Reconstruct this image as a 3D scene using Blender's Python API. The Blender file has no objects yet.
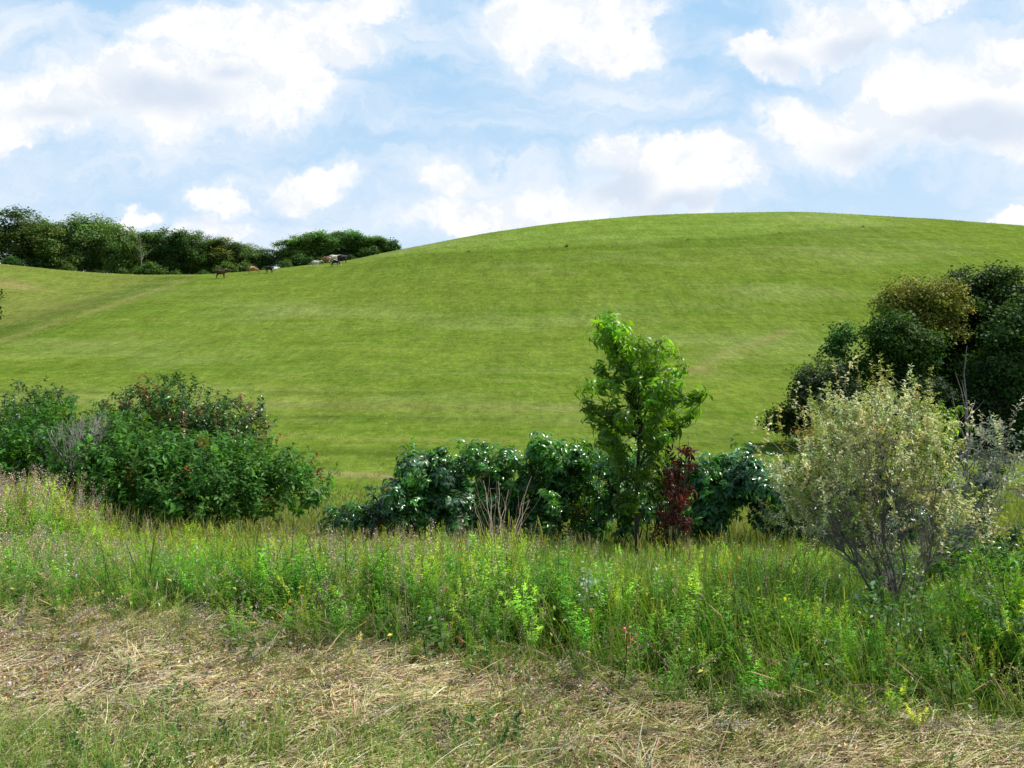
import bpy, math
import numpy as np

scene = bpy.context.scene
COL = scene.collection
RG = np.random.default_rng(11)
F = 900.0
EYE = 1.65
PITCH = math.atan(64 / 900.0)
CP, SP = math.cos(PITCH), math.sin(PITCH)


# ------------------------------------------------------------------ helpers
def at(px, py, Y):
    """surveyed point: direction of a bearing/elevation, at depth Y metres"""
    u = (px - 512) / F
    v = (384 - py) / F
    d = np.array([u, CP + SP * v, -SP + CP * v])
    return np.array([0, 0, EYE]) + d * (Y / d[1])


def nrm(a):
    return a / np.maximum(np.linalg.norm(a, axis=-1, keepdims=True), 1e-9)


def pchip(xk, yk, x):
    xk = np.asarray(xk, float); yk = np.asarray(yk, float)
    h = np.diff(xk); d = np.diff(yk) / h
    m = np.zeros(len(xk))
    for i in range(1, len(xk) - 1):
        if d[i - 1] * d[i] > 0:
            w1 = 2 * h[i] + h[i - 1]; w2 = h[i] + 2 * h[i - 1]
            m[i] = (w1 + w2) / (w1 / d[i - 1] + w2 / d[i])
    m[0] = d[0]; m[-1] = d[-1]
    x = np.clip(x, xk[0], xk[-1])
    i = np.clip(np.searchsorted(xk, x) - 1, 0, len(xk) - 2)
    t = (x - xk[i]) / h[i]
    return ((2 * t**3 - 3 * t**2 + 1) * yk[i] + (t**3 - 2 * t**2 + t) * h[i] * m[i]
            + (-2 * t**3 + 3 * t**2) * yk[i + 1] + (t**3 - t**2) * h[i] * m[i + 1])


def sm(a, b, x):
    t = np.clip((x - a) / (b - a), 0, 1)
    return t * t * (3 - 2 * t)


_ang = np.random.default_rng(5)
_W = [(_ang.uniform(0, 6.28), _ang.uniform(0, 6.28)) for _ in range(40)]


def wob(x, y, f, k=5, off=0):
    """cheap smooth noise in -1..1"""
    s = 0
    for i in range(k):
        a, p = _W[(i + off) % 40]
        g = f * (0.7 + 0.35 * i)
        s = s + np.sin(g * (x * math.cos(a) + y * math.sin(a)) + p * 3 + i)
    return s / k


# ------------------------------------------------------------------ terrain
CPX = [-400, -100, 0, 50, 100, 200, 255, 300, 340, 400, 450, 500, 560, 640, 700, 790, 880, 960, 1024, 1150, 1500]
CPY = [262, 262, 263.5, 269, 273, 275, 271, 266, 262, 249.5, 240, 231, 223, 216, 213, 212, 216, 221, 226, 236, 262]
CDD = [200, 200, 205, 207, 210, 215, 219, 222, 226, 232, 236, 240, 244, 247, 250, 252, 252, 250, 248, 245, 240]
DG = np.concatenate([np.linspace(-3000, 0, 4)[:-1], np.geomspace(1, 7000, 900)])
NEAR = [(-3000, 0), (0, 0), (3, 0), (4.6, 0), (6, -.27), (8, -.66), (11, -1.2), (14, -1.7), (25, -4.0)]
cols = []
for px, pyc, dc in zip(CPX, CPY, CDD):
    kn = list(NEAR)
    for D, py in ((50, 480), (70, 430), (100, 376), (135, 331)):
        kn.append((D, at(px, py, D)[2]))
    for f, w in ((.25, .40), (.5, .70), (.78, .93), (1, 1)):
        D = 135 + (dc - 135) * f
        kn.append((D, at(px, 331 + (pyc - 331) * w, D)[2]))
    kn.append((dc * 1.1, at(px, pyc + 3, dc * 1.1)[2]))
    kn.append((dc * 1.3, at(px, pyc + 14, dc * 1.3)[2]))
    kn += [(520, -2), (900, -14), (7000, -14)]
    cols.append(pchip([k[0] for k in kn], [k[1] for k in kn], DG))
cols = np.array(cols)
PXG = np.linspace(-400, 1500, 380)
TAB = np.array([pchip(CPX, cols[:, j], PXG) for j in range(len(DG))]).T
for _ in range(6):
    TAB[1:-1] = (TAB[:-2] + 2 * TAB[1:-1] + TAB[2:]) / 4


def H(x, y):
    x = np.asarray(x, float); y = np.asarray(y, float)
    px = 512 + F * x / np.maximum(y, 3.0)
    i = np.clip((px + 400) / 1900 * 379, 0, 378.999)
    i0 = i.astype(int); fi = i - i0
    yy = np.clip(y, -3000, 6999)
    j0 = np.clip(np.searchsorted(DG, yy) - 1, 0, len(DG) - 2)
    fj = (yy - DG[j0]) / (DG[j0 + 1] - DG[j0])
    z = (TAB[i0, j0] * (1 - fi) * (1 - fj) + TAB[i0 + 1, j0] * fi * (1 - fj)
         + TAB[i0, j0 + 1] * (1 - fi) * fj + TAB[i0 + 1, j0 + 1] * fi * fj)
    near = 1 - sm(14, 30, y)
    z = z + near * (0.028 * wob(x, y, 3.2) + .012 * wob(x, y, 11, 6, 7))
    z = z + near * 0.32 * sm(-4.3, -5.6, x) * sm(7, 9.5, y)          # bank on the left
    z = z - 1.5 * np.exp(-((x + 84) / 11) ** 2) * sm(115, 150, y) * (1 - sm(185, 205, y))
    far = sm(30, 60, y) * (1 - sm(400, 600, y))
    z = z + far * (0.16 * wob(x, y, .16, 6, 3) + 0.05 * wob(x, y, .6, 6, 9))
    return z


def ground_at(px, py, dmin=40, dmax=262):
    D = np.linspace(dmin, dmax, 1500)
    P = np.array([at(px, py, d) for d in D])
    hit = np.where(H(P[:, 0], P[:, 1]) >= P[:, 2])[0]
    k = hit[0] if len(hit) else int(np.argmin(P[:, 2] - H(P[:, 0], P[:, 1])))
    return P[k][0], P[k][1]


EDGE = []
for px, py in ((-300, 625), (0, 622), (60, 612), (150, 618), (270, 640), (380, 652), (520, 672), (620, 690), (700, 702), (860, 716), (1024, 730), (1400, 735)):
    Y = EYE / ((EYE - at(px, py, 1)[2]))
    EDGE.append((at(px, py, Y)[0], Y))
EX = np.array([e[0] for e in EDGE]); EY = np.array([e[1] for e in EDGE]) - np.interp(EX, [-2.5, 0, 2], [.06, .2, .24])


def edge(x):
    return np.interp(x, EX, EY) + 0.09 * wob(x, x * 0, 5, 5, 2)


# ------------------------------------------------------------------ mesh accumulation
class Acc:
    def __init__(s):
        s.V, s.Q, s.C, s.n = [], [], [], 0

    def add(s, V, Q, C):
        V = np.asarray(V, np.float32).reshape(-1, 3); Q = np.asarray(Q, np.int64).reshape(-1, 4)
        C = np.broadcast_to(np.asarray(C, np.float32), (len(V), 3))
        s.V.append(V); s.Q.append(Q + s.n); s.C.append(C); s.n += len(V)

    def arrays(s):
        return np.concatenate(s.V), np.concatenate(s.Q), np.concatenate(s.C)

    def build(s, name, mat, parent=None, origin=None, smooth=False):
        V, Q, C = s.arrays()
        if origin is not None:
            V = V - np.asarray(origin, np.float32)
        me = bpy.data.meshes.new(name)
        me.vertices.add(len(V)); me.vertices.foreach_set('co', V.astype(np.float32).ravel())
        me.loops.add(len(Q) * 4); me.loops.foreach_set('vertex_index', Q.astype(np.int32).ravel())
        me.polygons.add(len(Q)); me.polygons.foreach_set('loop_start', np.arange(0, len(Q) * 4, 4, dtype=np.int32))
        me.polygons.foreach_set('loop_total', np.full(len(Q), 4, np.int32))
        at_ = me.color_attributes.new('Col', 'FLOAT_COLOR', 'POINT')
        at_.data.foreach_set('color', np.c_[C, np.ones(len(C))].astype(np.float32).ravel())
        if smooth:
            me.polygons.foreach_set('use_smooth', np.ones(len(Q), bool))
        me.update(calc_edges=True)
        me.materials.append(mat)
        o = bpy.data.objects.new(name, me); COL.objects.link(o)
        if parent is not None:
            o.parent = parent
        elif origin is not None:
            o.location = [float(c) for c in origin]
        return o


def tube(acc, P, rad, col, sides=5):
    P = np.asarray(P, float); K = len(P)
    rad = np.broadcast_to(np.asarray(rad, float), (K,))
    T = nrm(np.gradient(P, axis=0))
    ref = np.array([0.31, 0.52, 0.1]) if abs(T[0][2]) > .8 else np.array([0, 0, 1.])
    A = nrm(np.cross(T, ref)); B = np.cross(T, A)
    th = np.arange(sides) * 2 * math.pi / sides
    V = P[:, None] + rad[:, None, None] * (np.cos(th)[None, :, None] * A[:, None] + np.sin(th)[None, :, None] * B[:, None])
    k, j = np.meshgrid(np.arange(K - 1), np.arange(sides), indexing='ij')
    j2 = (j + 1) % sides
    Q = np.stack([k * sides + j, k * sides + j2, (k + 1) * sides + j2, (k + 1) * sides + j], -1).reshape(-1, 4)
    acc.add(V.reshape(-1, 3), Q, col)


def curve(a, b, sag=0.1, n=6, rng=RG, up=0.0):
    a = np.asarray(a, float); b = np.asarray(b, float)
    t = np.linspace(0, 1, n)[:, None]
    L = np.linalg.norm(b - a)
    off = rng.normal(0, 1, 3) * sag * L
    off[2] += up * L
    w = rng.normal(0, 1, (n, 3)) * sag * L * .18
    w[0] = w[-1] = 0
    return a + (b - a) * t + off * (4 * t * (1 - t)) * .5 + w


def leaf_t(W=.28, fold=.12, droop=.35, seg=3, shape=.9):
    """leaf along +X, unit length"""
    V, Q = [], []
    for i in range(seg + 1):
        t = i / seg
        w = W * .5 * max(math.sin(math.pi * (t ** shape)), .05 if i == 0 else .02)
        x = t * (1 - .18 * droop * t); z = -droop * t * t * .8
        V += [(x, -w, z + fold * w * 2), (x, 0, z), (x, w, z + fold * w * 2)]
    for i in range(seg):
        a = i * 3
        Q += [(a, a + 1, a + 4, a + 3), (a + 1, a + 2, a + 5, a + 4)]
    return np.array(V), np.array(Q)


QUAD = (np.array([(0, 0, 0), (.5, -.38, .06), (1, 0, -.12), (.5, .38, .06)]), np.array([(0, 1, 2, 3)]))


def place(acc, tmpl, O, X, Z, S, C, grad=None):
    """vectorised instances of a template"""
    V, Q = tmpl[0], tmpl[1]
    N = len(O)
    if N == 0:
        return
    X = nrm(X); Z = nrm(Z - (Z * X).sum(-1, keepdims=True) * X); Yv = np.cross(Z, X)
    S = np.broadcast_to(np.asarray(S, float), (N,))
    W = O[:, None] + S[:, None, None] * (V[None, :, 0:1] * X[:, None] + V[None, :, 1:2] * Yv[:, None] + V[None, :, 2:3] * Z[:, None])
    QQ = (Q[None] + (np.arange(N) * len(V))[:, None, None]).reshape(-1, 4)
    C = np.broadcast_to(np.asarray(C, float), (N, 3))
    CC = np.repeat(C[:, None], len(V), 1)
    if len(tmpl) > 2:
        CC = CC * tmpl[2][None]
    acc.add(W.reshape(-1, 3), QQ, CC.reshape(-1, 3))


def rdir(n, rng=RG):
    return nrm(rng.normal(0, 1, (n, 3)))


def cvar(c, n, v=.18, rng=RG, hue=.1):
    c = np.asarray(c, float)
    b = np.exp(rng.normal(0, v, (n, 1)))
    h = np.exp(rng.normal(0, hue, (n, 3)) * np.array([1, .4, .8]))
    return np.clip(c * b * h, 0.002, .9)


def blades(acc, base, h, w, az, lean, curl, cb, ct, seg=4):
    """grass blades, vectorised; lean/curl in metres per metre of height"""
    N = len(base)
    t = np.linspace(0, 1, seg + 1)
    d = np.stack([np.cos(az), np.sin(az), az * 0], -1)
    sd = np.stack([-np.sin(az + .6), np.cos(az + .6), az * 0], -1)
    hor = (lean[:, None] * t + curl[:, None] * t ** 2.3) * h[:, None]
    zz = h[:, None] * (t - .35 * np.abs(curl[:, None]) * t ** 3)
    P = base[:, None] + d[:, None] * hor[..., None]
    P[..., 2] += zz
    wd = (w[:, None] * (1 - t ** 1.8 * .93)) * .5
    A = P - sd[:, None] * wd[..., None]; B = P + sd[:, None] * wd[..., None]
    V = np.stack([A, B], 2).reshape(N, -1, 3)
    k = np.arange(seg)
    q = np.stack([2 * k, 2 * k + 1, 2 * k + 3, 2 * k + 2], -1)
    Q = (q[None] + (np.arange(N) * 2 * (seg + 1))[:, None, None]).reshape(-1, 4)
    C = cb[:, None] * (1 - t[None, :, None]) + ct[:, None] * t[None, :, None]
    C = np.repeat(C, 2, axis=1)
    acc.add(V.reshape(-1, 3), Q, C.reshape(-1, 3))


# ------------------------------------------------------------------ materials
def new_mat(name):
    m = bpy.data.materials.new(name); m.use_nodes = True
    nt = m.node_tree; nt.nodes.clear()
    return m, nt, nt.nodes, nt.links


def leaf_mat(name, rough=.5, spec=.4, trans=.35, tcol=(1.35, 1.5, .55), randhue=False, nscale=0):
    m, nt, N, L = new_mat(name)
    out = N.new('ShaderNodeOutputMaterial')
    a = N.new('ShaderNodeAttribute'); a.attribute_name = 'Col'
    src = a.outputs['Color']
    if randhue:
        oi = N.new('ShaderNodeObjectInfo')
        hs = N.new('ShaderNodeHueSaturation')
        m1 = N.new('ShaderNodeMapRange'); m1.inputs[3].default_value = .475; m1.inputs[4].default_value = .515
        m2 = N.new('ShaderNodeMapRange'); m2.inputs[3].default_value = .75; m2.inputs[4].default_value = 1.35
        wn = N.new('ShaderNodeTexWhiteNoise'); wn.noise_dimensions = '1D'
        L.new(oi.outputs['Random'], m1.inputs[0]); L.new(oi.outputs['Random'], wn.inputs['W'])
        L.new(wn.outputs['Value'], m2.inputs[0])
        L.new(m1.outputs[0], hs.inputs['Hue']); L.new(m2.outputs[0], hs.inputs['Value'])
        L.new(src, hs.inputs['Color']); src = hs.outputs['Color']
    p = N.new('ShaderNodeBsdfPrincipled')
    p.inputs['Roughness'].default_value = rough
    p.inputs['Specular IOR Level'].default_value = spec
    L.new(src, p.inputs['Base Color'])
    if trans > 0:
        t = N.new('ShaderNodeBsdfTranslucent')
        mu = N.new('ShaderNodeMix'); mu.data_type = 'RGBA'; mu.blend_type = 'MULTIPLY'; mu.inputs[0].default_value = 1
        L.new(src, mu.inputs[6]); mu.inputs[7].default_value = (*tcol, 1)
        L.new(mu.outputs[2], t.inputs['Color'])
        mx = N.new('ShaderNodeMixShader'); mx.inputs[0].default_value = trans
        L.new(p.outputs[0], mx.inputs[1]); L.new(t.outputs[0], mx.inputs[2]); L.new(mx.outputs[0], out.inputs[0])
    else:
        L.new(p.outputs[0], out.inputs[0])
    return m


M_grass = leaf_mat('grass_blades', .5, .2, .42, (1.3, 1.35, .4))
M_weed = leaf_mat('weed_leaves', .45, .22, .4, (1.45, 1.5, .4))
M_sumac = leaf_mat('glossy_leaves', .3, .36, .22, (1.7, 1.9, .3))
M_shine = leaf_mat('shiny_sumac_leaves', .24, .75, .3, (1.7, 1.9, .3))
M_sap = leaf_mat('sapling_leaves', .34, .38, .42, (1.8, 1.8, .3))
M_silver = leaf_mat('pale_leaves', .45, .5, .35, (1.1, 1.1, .6))
M_far = leaf_mat('tree_foliage', .55, .15, .25, (1.4, 1.5, .5), randhue=True)
M_dry = leaf_mat('dry_straw', .6, .25, .2, (1.1, 1.0, .8))


def bark_mat():
    m, nt, N, L = new_mat('bark')
    out = N.new('ShaderNodeOutputMaterial'); p = N.new('ShaderNodeBsdfPrincipled')
    a = N.new('ShaderNodeAttribute'); a.attribute_name = 'Col'
    tc = N.new('ShaderNodeTexCoord'); no = N.new('ShaderNodeTexNoise'); no.inputs['Scale'].default_value = 40
    no.inputs['Detail'].default_value = 6
    L.new(tc.outputs['Object'], no.inputs['Vector'])
    mr = N.new('ShaderNodeMapRange'); mr.inputs[1].default_value = .3; mr.inputs[2].default_value = .7
    mr.inputs[3].default_value = .55; mr.inputs[4].default_value = 1.4
    L.new(no.outputs[0], mr.inputs[0])
    v = N.new('ShaderNodeVectorMath'); v.operation = 'SCALE'
    L.new(a.outputs['Color'], v.inputs[0]); L.new(mr.outputs[0], v.inputs['Scale'])
    L.new(v.outputs[0], p.inputs['Base Color']); p.inputs['Roughness'].default_value = .85
    b = N.new('ShaderNodeBump'); b.inputs['Strength'].default_value = .4; L.new(no.outputs[0], b.inputs['Height'])
    L.new(b.outputs[0], p.inputs['Normal'])
    L.new(p.outputs[0], out.inputs[0])
    return m


M_bark = bark_mat()


def ground_mat():
    m, nt, N, L = new_mat('ground')
    out = N.new('ShaderNodeOutputMaterial'); p = N.new('ShaderNodeBsdfPrincipled')
    p.inputs['Roughness'].default_value = .9; p.inputs['Specular IOR Level'].default_value = .0
    geo = N.new('ShaderNodeNewGeometry')

    def noise(scale, detail=6, vec=None, rough=.6):
        mp = N.new('ShaderNodeMapping'); mp.inputs['Scale'].default_value = scale
        L.new(geo.outputs['Position'], mp.inputs['Vector'])
        n = N.new('ShaderNodeTexNoise'); n.inputs['Scale'].default_value = 1; n.inputs['Detail'].default_value = detail
        n.inputs['Roughness'].default_value = rough
        L.new(mp.outputs[0], n.inputs['Vector'])
        return n.outputs[0]

    def ramp(src, a, b, lo=0., hi=1.):
        r = N.new('ShaderNodeMapRange'); r.inputs[1].default_value = a; r.inputs[2].default_value = b
        r.inputs[3].default_value = lo; r.inputs[4].default_value = hi
        L.new(src, r.inputs[0]); return r.outputs[0]

    def mix(f, a, b, mode='MIX'):
        x = N.new('ShaderNodeMix'); x.data_type = 'RGBA'; x.blend_type = mode
        if hasattr(f, 'default_value') or not isinstance(f, (int, float)):
            L.new(f, x.inputs[0])
        else:
            x.inputs[0].default_value = f
        for s, k in ((a, 6), (b, 7)):
            if isinstance(s, tuple): x.inputs[k].default_value = (*s, 1)
            else: L.new(s, x.inputs[k])
        return x.outputs[2]

    def mul(a, b):
        x = N.new('ShaderNodeMath'); x.operation = 'MULTIPLY'
        L.new(a, x.inputs[0])
        if isinstance(b, (int, float)): x.inputs[1].default_value = b
        else: L.new(b, x.inputs[1])
        return x.outputs[0]

    A = N.new('ShaderNodeAttribute'); A.attribute_name = 'Zone'
    sA = N.new('ShaderNodeSeparateColor'); L.new(A.outputs['Color'], sA.inputs[0])
    B = N.new('ShaderNodeAttribute'); B.attribute_name = 'Marks'
    sB = N.new('ShaderNodeSeparateColor'); L.new(B.outputs['Color'], sB.inputs[0])
    n_big = ramp(noise((.018, .03, .03), 4), .35, .65)
    n_streak = ramp(noise((.035, .22, .22), 7, rough=.65), .3, .7)
    n_fine = ramp(noise((.9, 1.5, 1.5), 8, rough=.7), .3, .7)
    n_clump = ramp(noise((.28, .5, .5), 5, rough=.6), .35, .7)
    g = mix(n_big, (.136, .234, .026), (.198, .276, .038))
    g = mix(mul(n_streak, .6), g, (.095, .188, .014))
    g = mix(mul(ramp(noise((.02, .5, .5), 5), .45, .7), .5), g, (.235, .29, .055))
    g = mix(mul(n_clump, .45), g, (.21, .26, .05))
    g = mix(mul(ramp(noise((.5, 1.6, 1.6), 6, rough=.7), .56, .68), mul(n_clump, .9)), g, (.33, .38, .12))
    g = mix(mul(ramp(noise((.35, 1.1, 1.1), 6, rough=.7), .54, .66), .5), g, (.07, .135, .012))
    g = mix(sA.outputs[1], g, mix(n_streak, (.225, .335, .06), (.175, .27, .04)))     # lighter grass above the terrace line, distance haze mixed into its colour
    g = mix(mul(sB.outputs[0], .7), g, (.24, .215, .075))                               # browner meadow
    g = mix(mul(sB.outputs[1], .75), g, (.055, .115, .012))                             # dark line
    g = mix(mul(sB.outputs[2], mul(n_fine, 1.5)), g, (.40, .30, .15))                   # bare tracks
    sp = N.new('ShaderNodeSeparateXYZ'); L.new(geo.outputs['Position'], sp.inputs[0])
    ad = N.new('ShaderNodeMath'); ad.operation = 'MULTIPLY_ADD'; L.new(noise((.03, .03, .03), 5), ad.inputs[0]); ad.inputs[1].default_value = 7.; L.new(sp.outputs[2], ad.inputs[2])
    cx = N.new('ShaderNodeCombineXYZ'); L.new(ad.outputs[0], cx.inputs[2])
    cn = N.new('ShaderNodeTexNoise'); cn.inputs['Scale'].default_value = 1.3; cn.inputs['Detail'].default_value = 5; cn.inputs['Roughness'].default_value = .7; L.new(cx.outputs[0], cn.inputs['Vector'])
    ctr = cn.outputs[0]
    g = mix(mul(ramp(ctr, .52, .66), .5), g, (.075, .165, .008))
    g = mix(mul(ramp(ctr, .46, .36), .5), g, (.27, .33, .05))
    g = mix(mul(ramp(noise((.02, .045, .045), 5), .5, .68), .45), g, (.32, .37, .13))
    t1 = ramp(noise((1.5, .42, .42), 7, rough=.7), .34, .66, .80, 1.22)
    t2 = ramp(noise((.33, .1, .1), 5, rough=.65), .38, .62, .90, 1.12)
    vs = N.new('ShaderNodeVectorMath'); vs.operation = 'SCALE'
    L.new(g, vs.inputs[0]); L.new(mul(t1, t2), vs.inputs['Scale']); g = vs.outputs[0]
    g = mix(mul(ramp(noise((1.1, .33, .33), 7, rough=.72), .57, .68), .45), g, (.36, .38, .13))
    g = mix(mul(ramp(n_fine, .4, .8), .3), g, mix(n_clump, (.05, .1, .01), (.085, .15, .02)))
    soil = mix(ramp(noise((14, 14, 14), 8), .35, .65), (.16, .12, .075), (.38, .3, .19))
    soil = mix(ramp(noise((60, 60, 60), 4), .5, .7), soil, (.3, .235, .155))
    under = mix(ramp(noise((9, 9, 9), 5), .4, .6), (.03, .05, .014), (.08, .12, .03))
    base = mix(sA.outputs[0], under, soil)
    base = mix(sA.outputs[2], base, g)
    L.new(base, p.inputs['Base Color'])
    bp = N.new('ShaderNodeBump'); bp.inputs['Strength'].default_value = .7; bp.inputs['Distance'].default_value = .25
    L.new(n_fine, bp.inputs['Height']); L.new(bp.outputs[0], p.inputs['Normal'])
    L.new(p.outputs[0], out.inputs[0])
    return m


# ------------------------------------------------------------------ tagging
def tag(o, label=None, cat=None, group=None, kind=None):
    if label: o['label'] = label
    if cat: o['category'] = cat
    if group: o['group'] = group
    if kind: o['kind'] = kind
    return o


def empty(name, loc, rz=0, sc=(1, 1, 1)):
    o = bpy.data.objects.new(name, None); COL.objects.link(o)
    o.location = [float(c) for c in loc]; o.rotation_euler = (0, 0, rz); o.scale = sc
    o.empty_display_size = .2
    return o


def copy_thing(root):
    c = root.copy(); COL.objects.link(c)
    for ch in list(root.children):
        d = ch.copy(); COL.objects.link(d); d.parent = c
    return c


# ------------------------------------------------------------------ ground sheet
def build_ground():
    s = np.linspace(-1, 1, 521)
    xs = 7000 * np.sinh(9.2 * s) / math.sinh(9.2)
    t = np.linspace(0, 1, 620)
    ys = 2.0 + (6990 * np.sinh(8.6 * t) / math.sinh(8.6))
    ys = np.concatenate([-np.geomspace(3000, .5, 25), [.0, .5, 1.0, 1.5], ys])
    X, Y = np.meshgrid(xs, ys)
    Z = H(X, Y)
    V = np.stack([X, Y, Z], -1).reshape(-1, 3)
    ny, nx = X.shape
    i, j = np.meshgrid(np.arange(ny - 1), np.arange(nx - 1), indexing='ij')
    a = i * nx + j
    Q = np.stack([a, a + 1, a + nx + 1, a + nx], -1).reshape(-1, 4)
    acc = Acc(); acc.add(V, Q, (1, 1, 1))
    o = acc.build('ground', ground_mat(), smooth=True)
    x, y = V[:, 0], V[:, 1]

    def line(pts, dmin=40):
        P = np.array([ground_at(a_, b_, dmin) for a_, b_ in pts])
        return P[np.argsort(P[:, 0])]

    terr = line([(330, 268), (400, 256), (480, 252), (560, 247), (640, 243), (720, 239), (790, 233), (860, 228), (900, 225.5)])
    yl = np.interp(x, terr[:, 0], terr[:, 1], right=400)
    inx = sm(terr[0, 0] - 5, terr[0, 0] + 25, x) * (1 - sm(terr[-1, 0] + 5, terr[-1, 0] + 45, x))
    above = sm(-3, 3, y - yl) * inx
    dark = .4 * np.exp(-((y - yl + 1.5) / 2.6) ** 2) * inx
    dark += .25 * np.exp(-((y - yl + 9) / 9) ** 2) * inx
    # tracks
    brown = np.zeros(len(x)); bare = np.zeros(len(x)); meadow = np.zeros(len(x))

    def pdist(P):
        best = np.full(len(x), 1e9); side = np.zeros(len(x))
        for i in range(len(P) - 1):
            a0, b0 = P[i], P[i + 1]; dd = b0 - a0
            t_ = np.clip(((x - a0[0]) * dd[0] + (y - a0[1]) * dd[1]) / (dd @ dd), 0, 1)
            qx = x - a0[0] - t_ * dd[0]; qy = y - a0[1] - t_ * dd[1]
            d_ = np.hypot(qx, qy); cr = dd[0] * qy - dd[1] * qx
            m_ = d_ < best
            best = np.where(m_, d_, best); side = np.where(m_, np.sign(cr), side)
        return best, side

    def track(pts, w, amt, arr, dmin=40):
        P = np.array([ground_at(a_, b_, dmin) for a_, b_ in pts])
        d_, sd = pdist(P)
        arr += amt * np.exp(-(d_ / w) ** 2)
        return P, d_, sd

    sw, dsw, sd = track([(-200, 372), (-60, 352), (0, 340), (40, 327), (80, 315), (120, 303), (160, 289), (185, 280)], 1.5, .42, bare)
    left = (sd > 0) * sm(0, 8, dsw) * sm(100, 125, y) * (x < -40) * (1 - sm(195, 214, y) * sm(-80, -65, x))
    meadow += .9 * left * (.65 + .5 * wob(x, y, .07, 5, 4))
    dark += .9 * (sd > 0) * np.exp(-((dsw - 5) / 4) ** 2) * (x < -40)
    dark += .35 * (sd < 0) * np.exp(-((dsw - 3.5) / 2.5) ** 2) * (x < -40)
    track([(300, 474), (340, 474), (400, 477)], .9, .9, bare)
    track([(180, 436), (330, 437), (480, 440)], .5, .4, bare)
    track([(690, 372), (730, 352), (790, 330)], 1.3, .45, bare)
    track([(400, 416), (520, 420), (610, 424)], .9, .2, bare)
    track([(-40, 392), (200, 392), (420, 393)], 1., 1., dark)
    track([(220, 418), (500, 419)], 1., .8, dark)
    track([(200, 404), (560, 408)], 1.8, .7, meadow)
    track([(260, 452), (420, 455)], 1.2, .8, dark)
    for px, py, rx, ry, am in ((600, 407, 1.6, 2.5, .5), (8, 284, 6, 4, .8), (60, 308, 9, 10, .25), (705, 372, 3, 4, .25)):
        gx, gy = ground_at(px, py)
        bare += am * np.exp(-((x - gx) / rx) ** 2 - ((y - gy) / ry) ** 2)
    # small random bare scuffs
    for k in range(130):
        gx = RG.uniform(-110, 110); gy = RG.uniform(55, 200)
        r_ = RG.uniform(.5, 1.3)
        bare += RG.uniform(.1, .3) * np.exp(-((x - gx) / (r_ * 2)) ** 2 - ((y - gy) / r_) ** 2)
    hay = 1 - sm(-.25, .35, y - edge(np.clip(x, -9, 9)))
    field = sm(9, 15, y)
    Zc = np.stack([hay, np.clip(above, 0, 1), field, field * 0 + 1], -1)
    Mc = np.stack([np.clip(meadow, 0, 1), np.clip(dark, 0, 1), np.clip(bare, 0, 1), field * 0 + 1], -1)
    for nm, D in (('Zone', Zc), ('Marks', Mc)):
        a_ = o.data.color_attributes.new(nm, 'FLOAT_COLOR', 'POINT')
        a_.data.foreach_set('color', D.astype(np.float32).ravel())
    o['kind'] = 'structure'; o['label'] = 'green pasture hill rising behind a dip and a mown verge'
    return o


build_ground()


def inview(x, y, m=.9):
    return np.abs(x) < .6 * y + m


def scatter(n, y0, y1, m=.9, power=1.0, rng=RG):
    """points on the ground in the visible wedge; power>0 thins with distance"""
    t = rng.random(n * 2)
    if power == 0:
        y = np.sqrt(y0 ** 2 + t * (y1 ** 2 - y0 ** 2))
    else:
        y = y0 * (y1 / y0) ** t
    x = rng.uniform(-1, 1, n * 2) * (.6 * y + m)
    x, y = x[:n], y[:n]
    return x, y


# ------------------------------------------------------------------ field tufts (distant pasture texture)
def field_tufts():
    acc = Acc()
    x, y = scatter(130000, 42, 262, 6)
    keep = wob(x, y * 2.2, .35, 6, 1) + .6 * wob(x, y * 2.5, 1.4, 6, 8) + RG.normal(0, .45, len(x)) > .02
    x, y = x[keep], y[keep]
    N = len(x)
    base = np.stack([x, y, H(x, y) - .02], -1)
    s = (.05 + .00055 * y) * RG.uniform(.6, 1.5, N)
    az = RG.uniform(0, 6.28, N)
    c = cvar((.22, .34, .04), N, .2)
    pale = (wob(x, y * 2, .12, 5, 20) > .25) & (RG.random(N) < .5)
    c[pale] = cvar((.42, .46, .2), pale.sum(), .2)
    dk = RG.random(N) < .12
    c[dk] = cvar((.11, .2, .03), dk.sum(), .2)
    blades(acc, base, s * .8, s * .8, az, RG.uniform(.3, 1.1, N), RG.uniform(0, .5, N), c, c * 1.15, 2)
    o = acc.build('pasture_grass', M_grass)
    tag(o, 'short tufts of pasture grass scattered over the big green hill', 'grass', kind='stuff')


field_tufts()


def slope_grass():
    acc = Acc()
    x, y = scatter(60000, 9.5, 48, 2)
    N = len(x)
    base = np.stack([x, y, H(x, y)], -1)
    h = RG.uniform(.12, .4, N) * np.interp(y, [9, 14, 48], [1.3, 1., .9]) * (1 + .5 * wob(x, y, .8))
    w = .006 + .0009 * y
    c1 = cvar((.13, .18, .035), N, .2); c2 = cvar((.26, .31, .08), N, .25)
    tan = RG.random(N) < .25
    c2[tan] = cvar((.34, .3, .17), tan.sum(), .15)
    blades(acc, base, h, w, RG.uniform(0, 6.28, N), RG.uniform(0, .4, N), RG.uniform(0, .5, N), c1, c2, 3)
    tag(acc.build('slope_grass', M_grass), 'rough yellow-green grass on the slope down behind the bushes', 'grass', kind='stuff')


slope_grass()


# ------------------------------------------------------------------ weeds: prototypes
LF = leaf_t(.32, .15, .45, 2)
LFN = leaf_t(.16, .1, .5, 2)
LFB = leaf_t(.48, .12, .35, 3, .8)
LOB = leaf_t(.3, .12, .5, 1)


def proto(fn, *a, **k):
    acc = Acc(); fn(acc, *a, **k)
    V, Q, C = acc.arrays()
    return V.astype(float), Q, C.astype(float)


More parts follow.
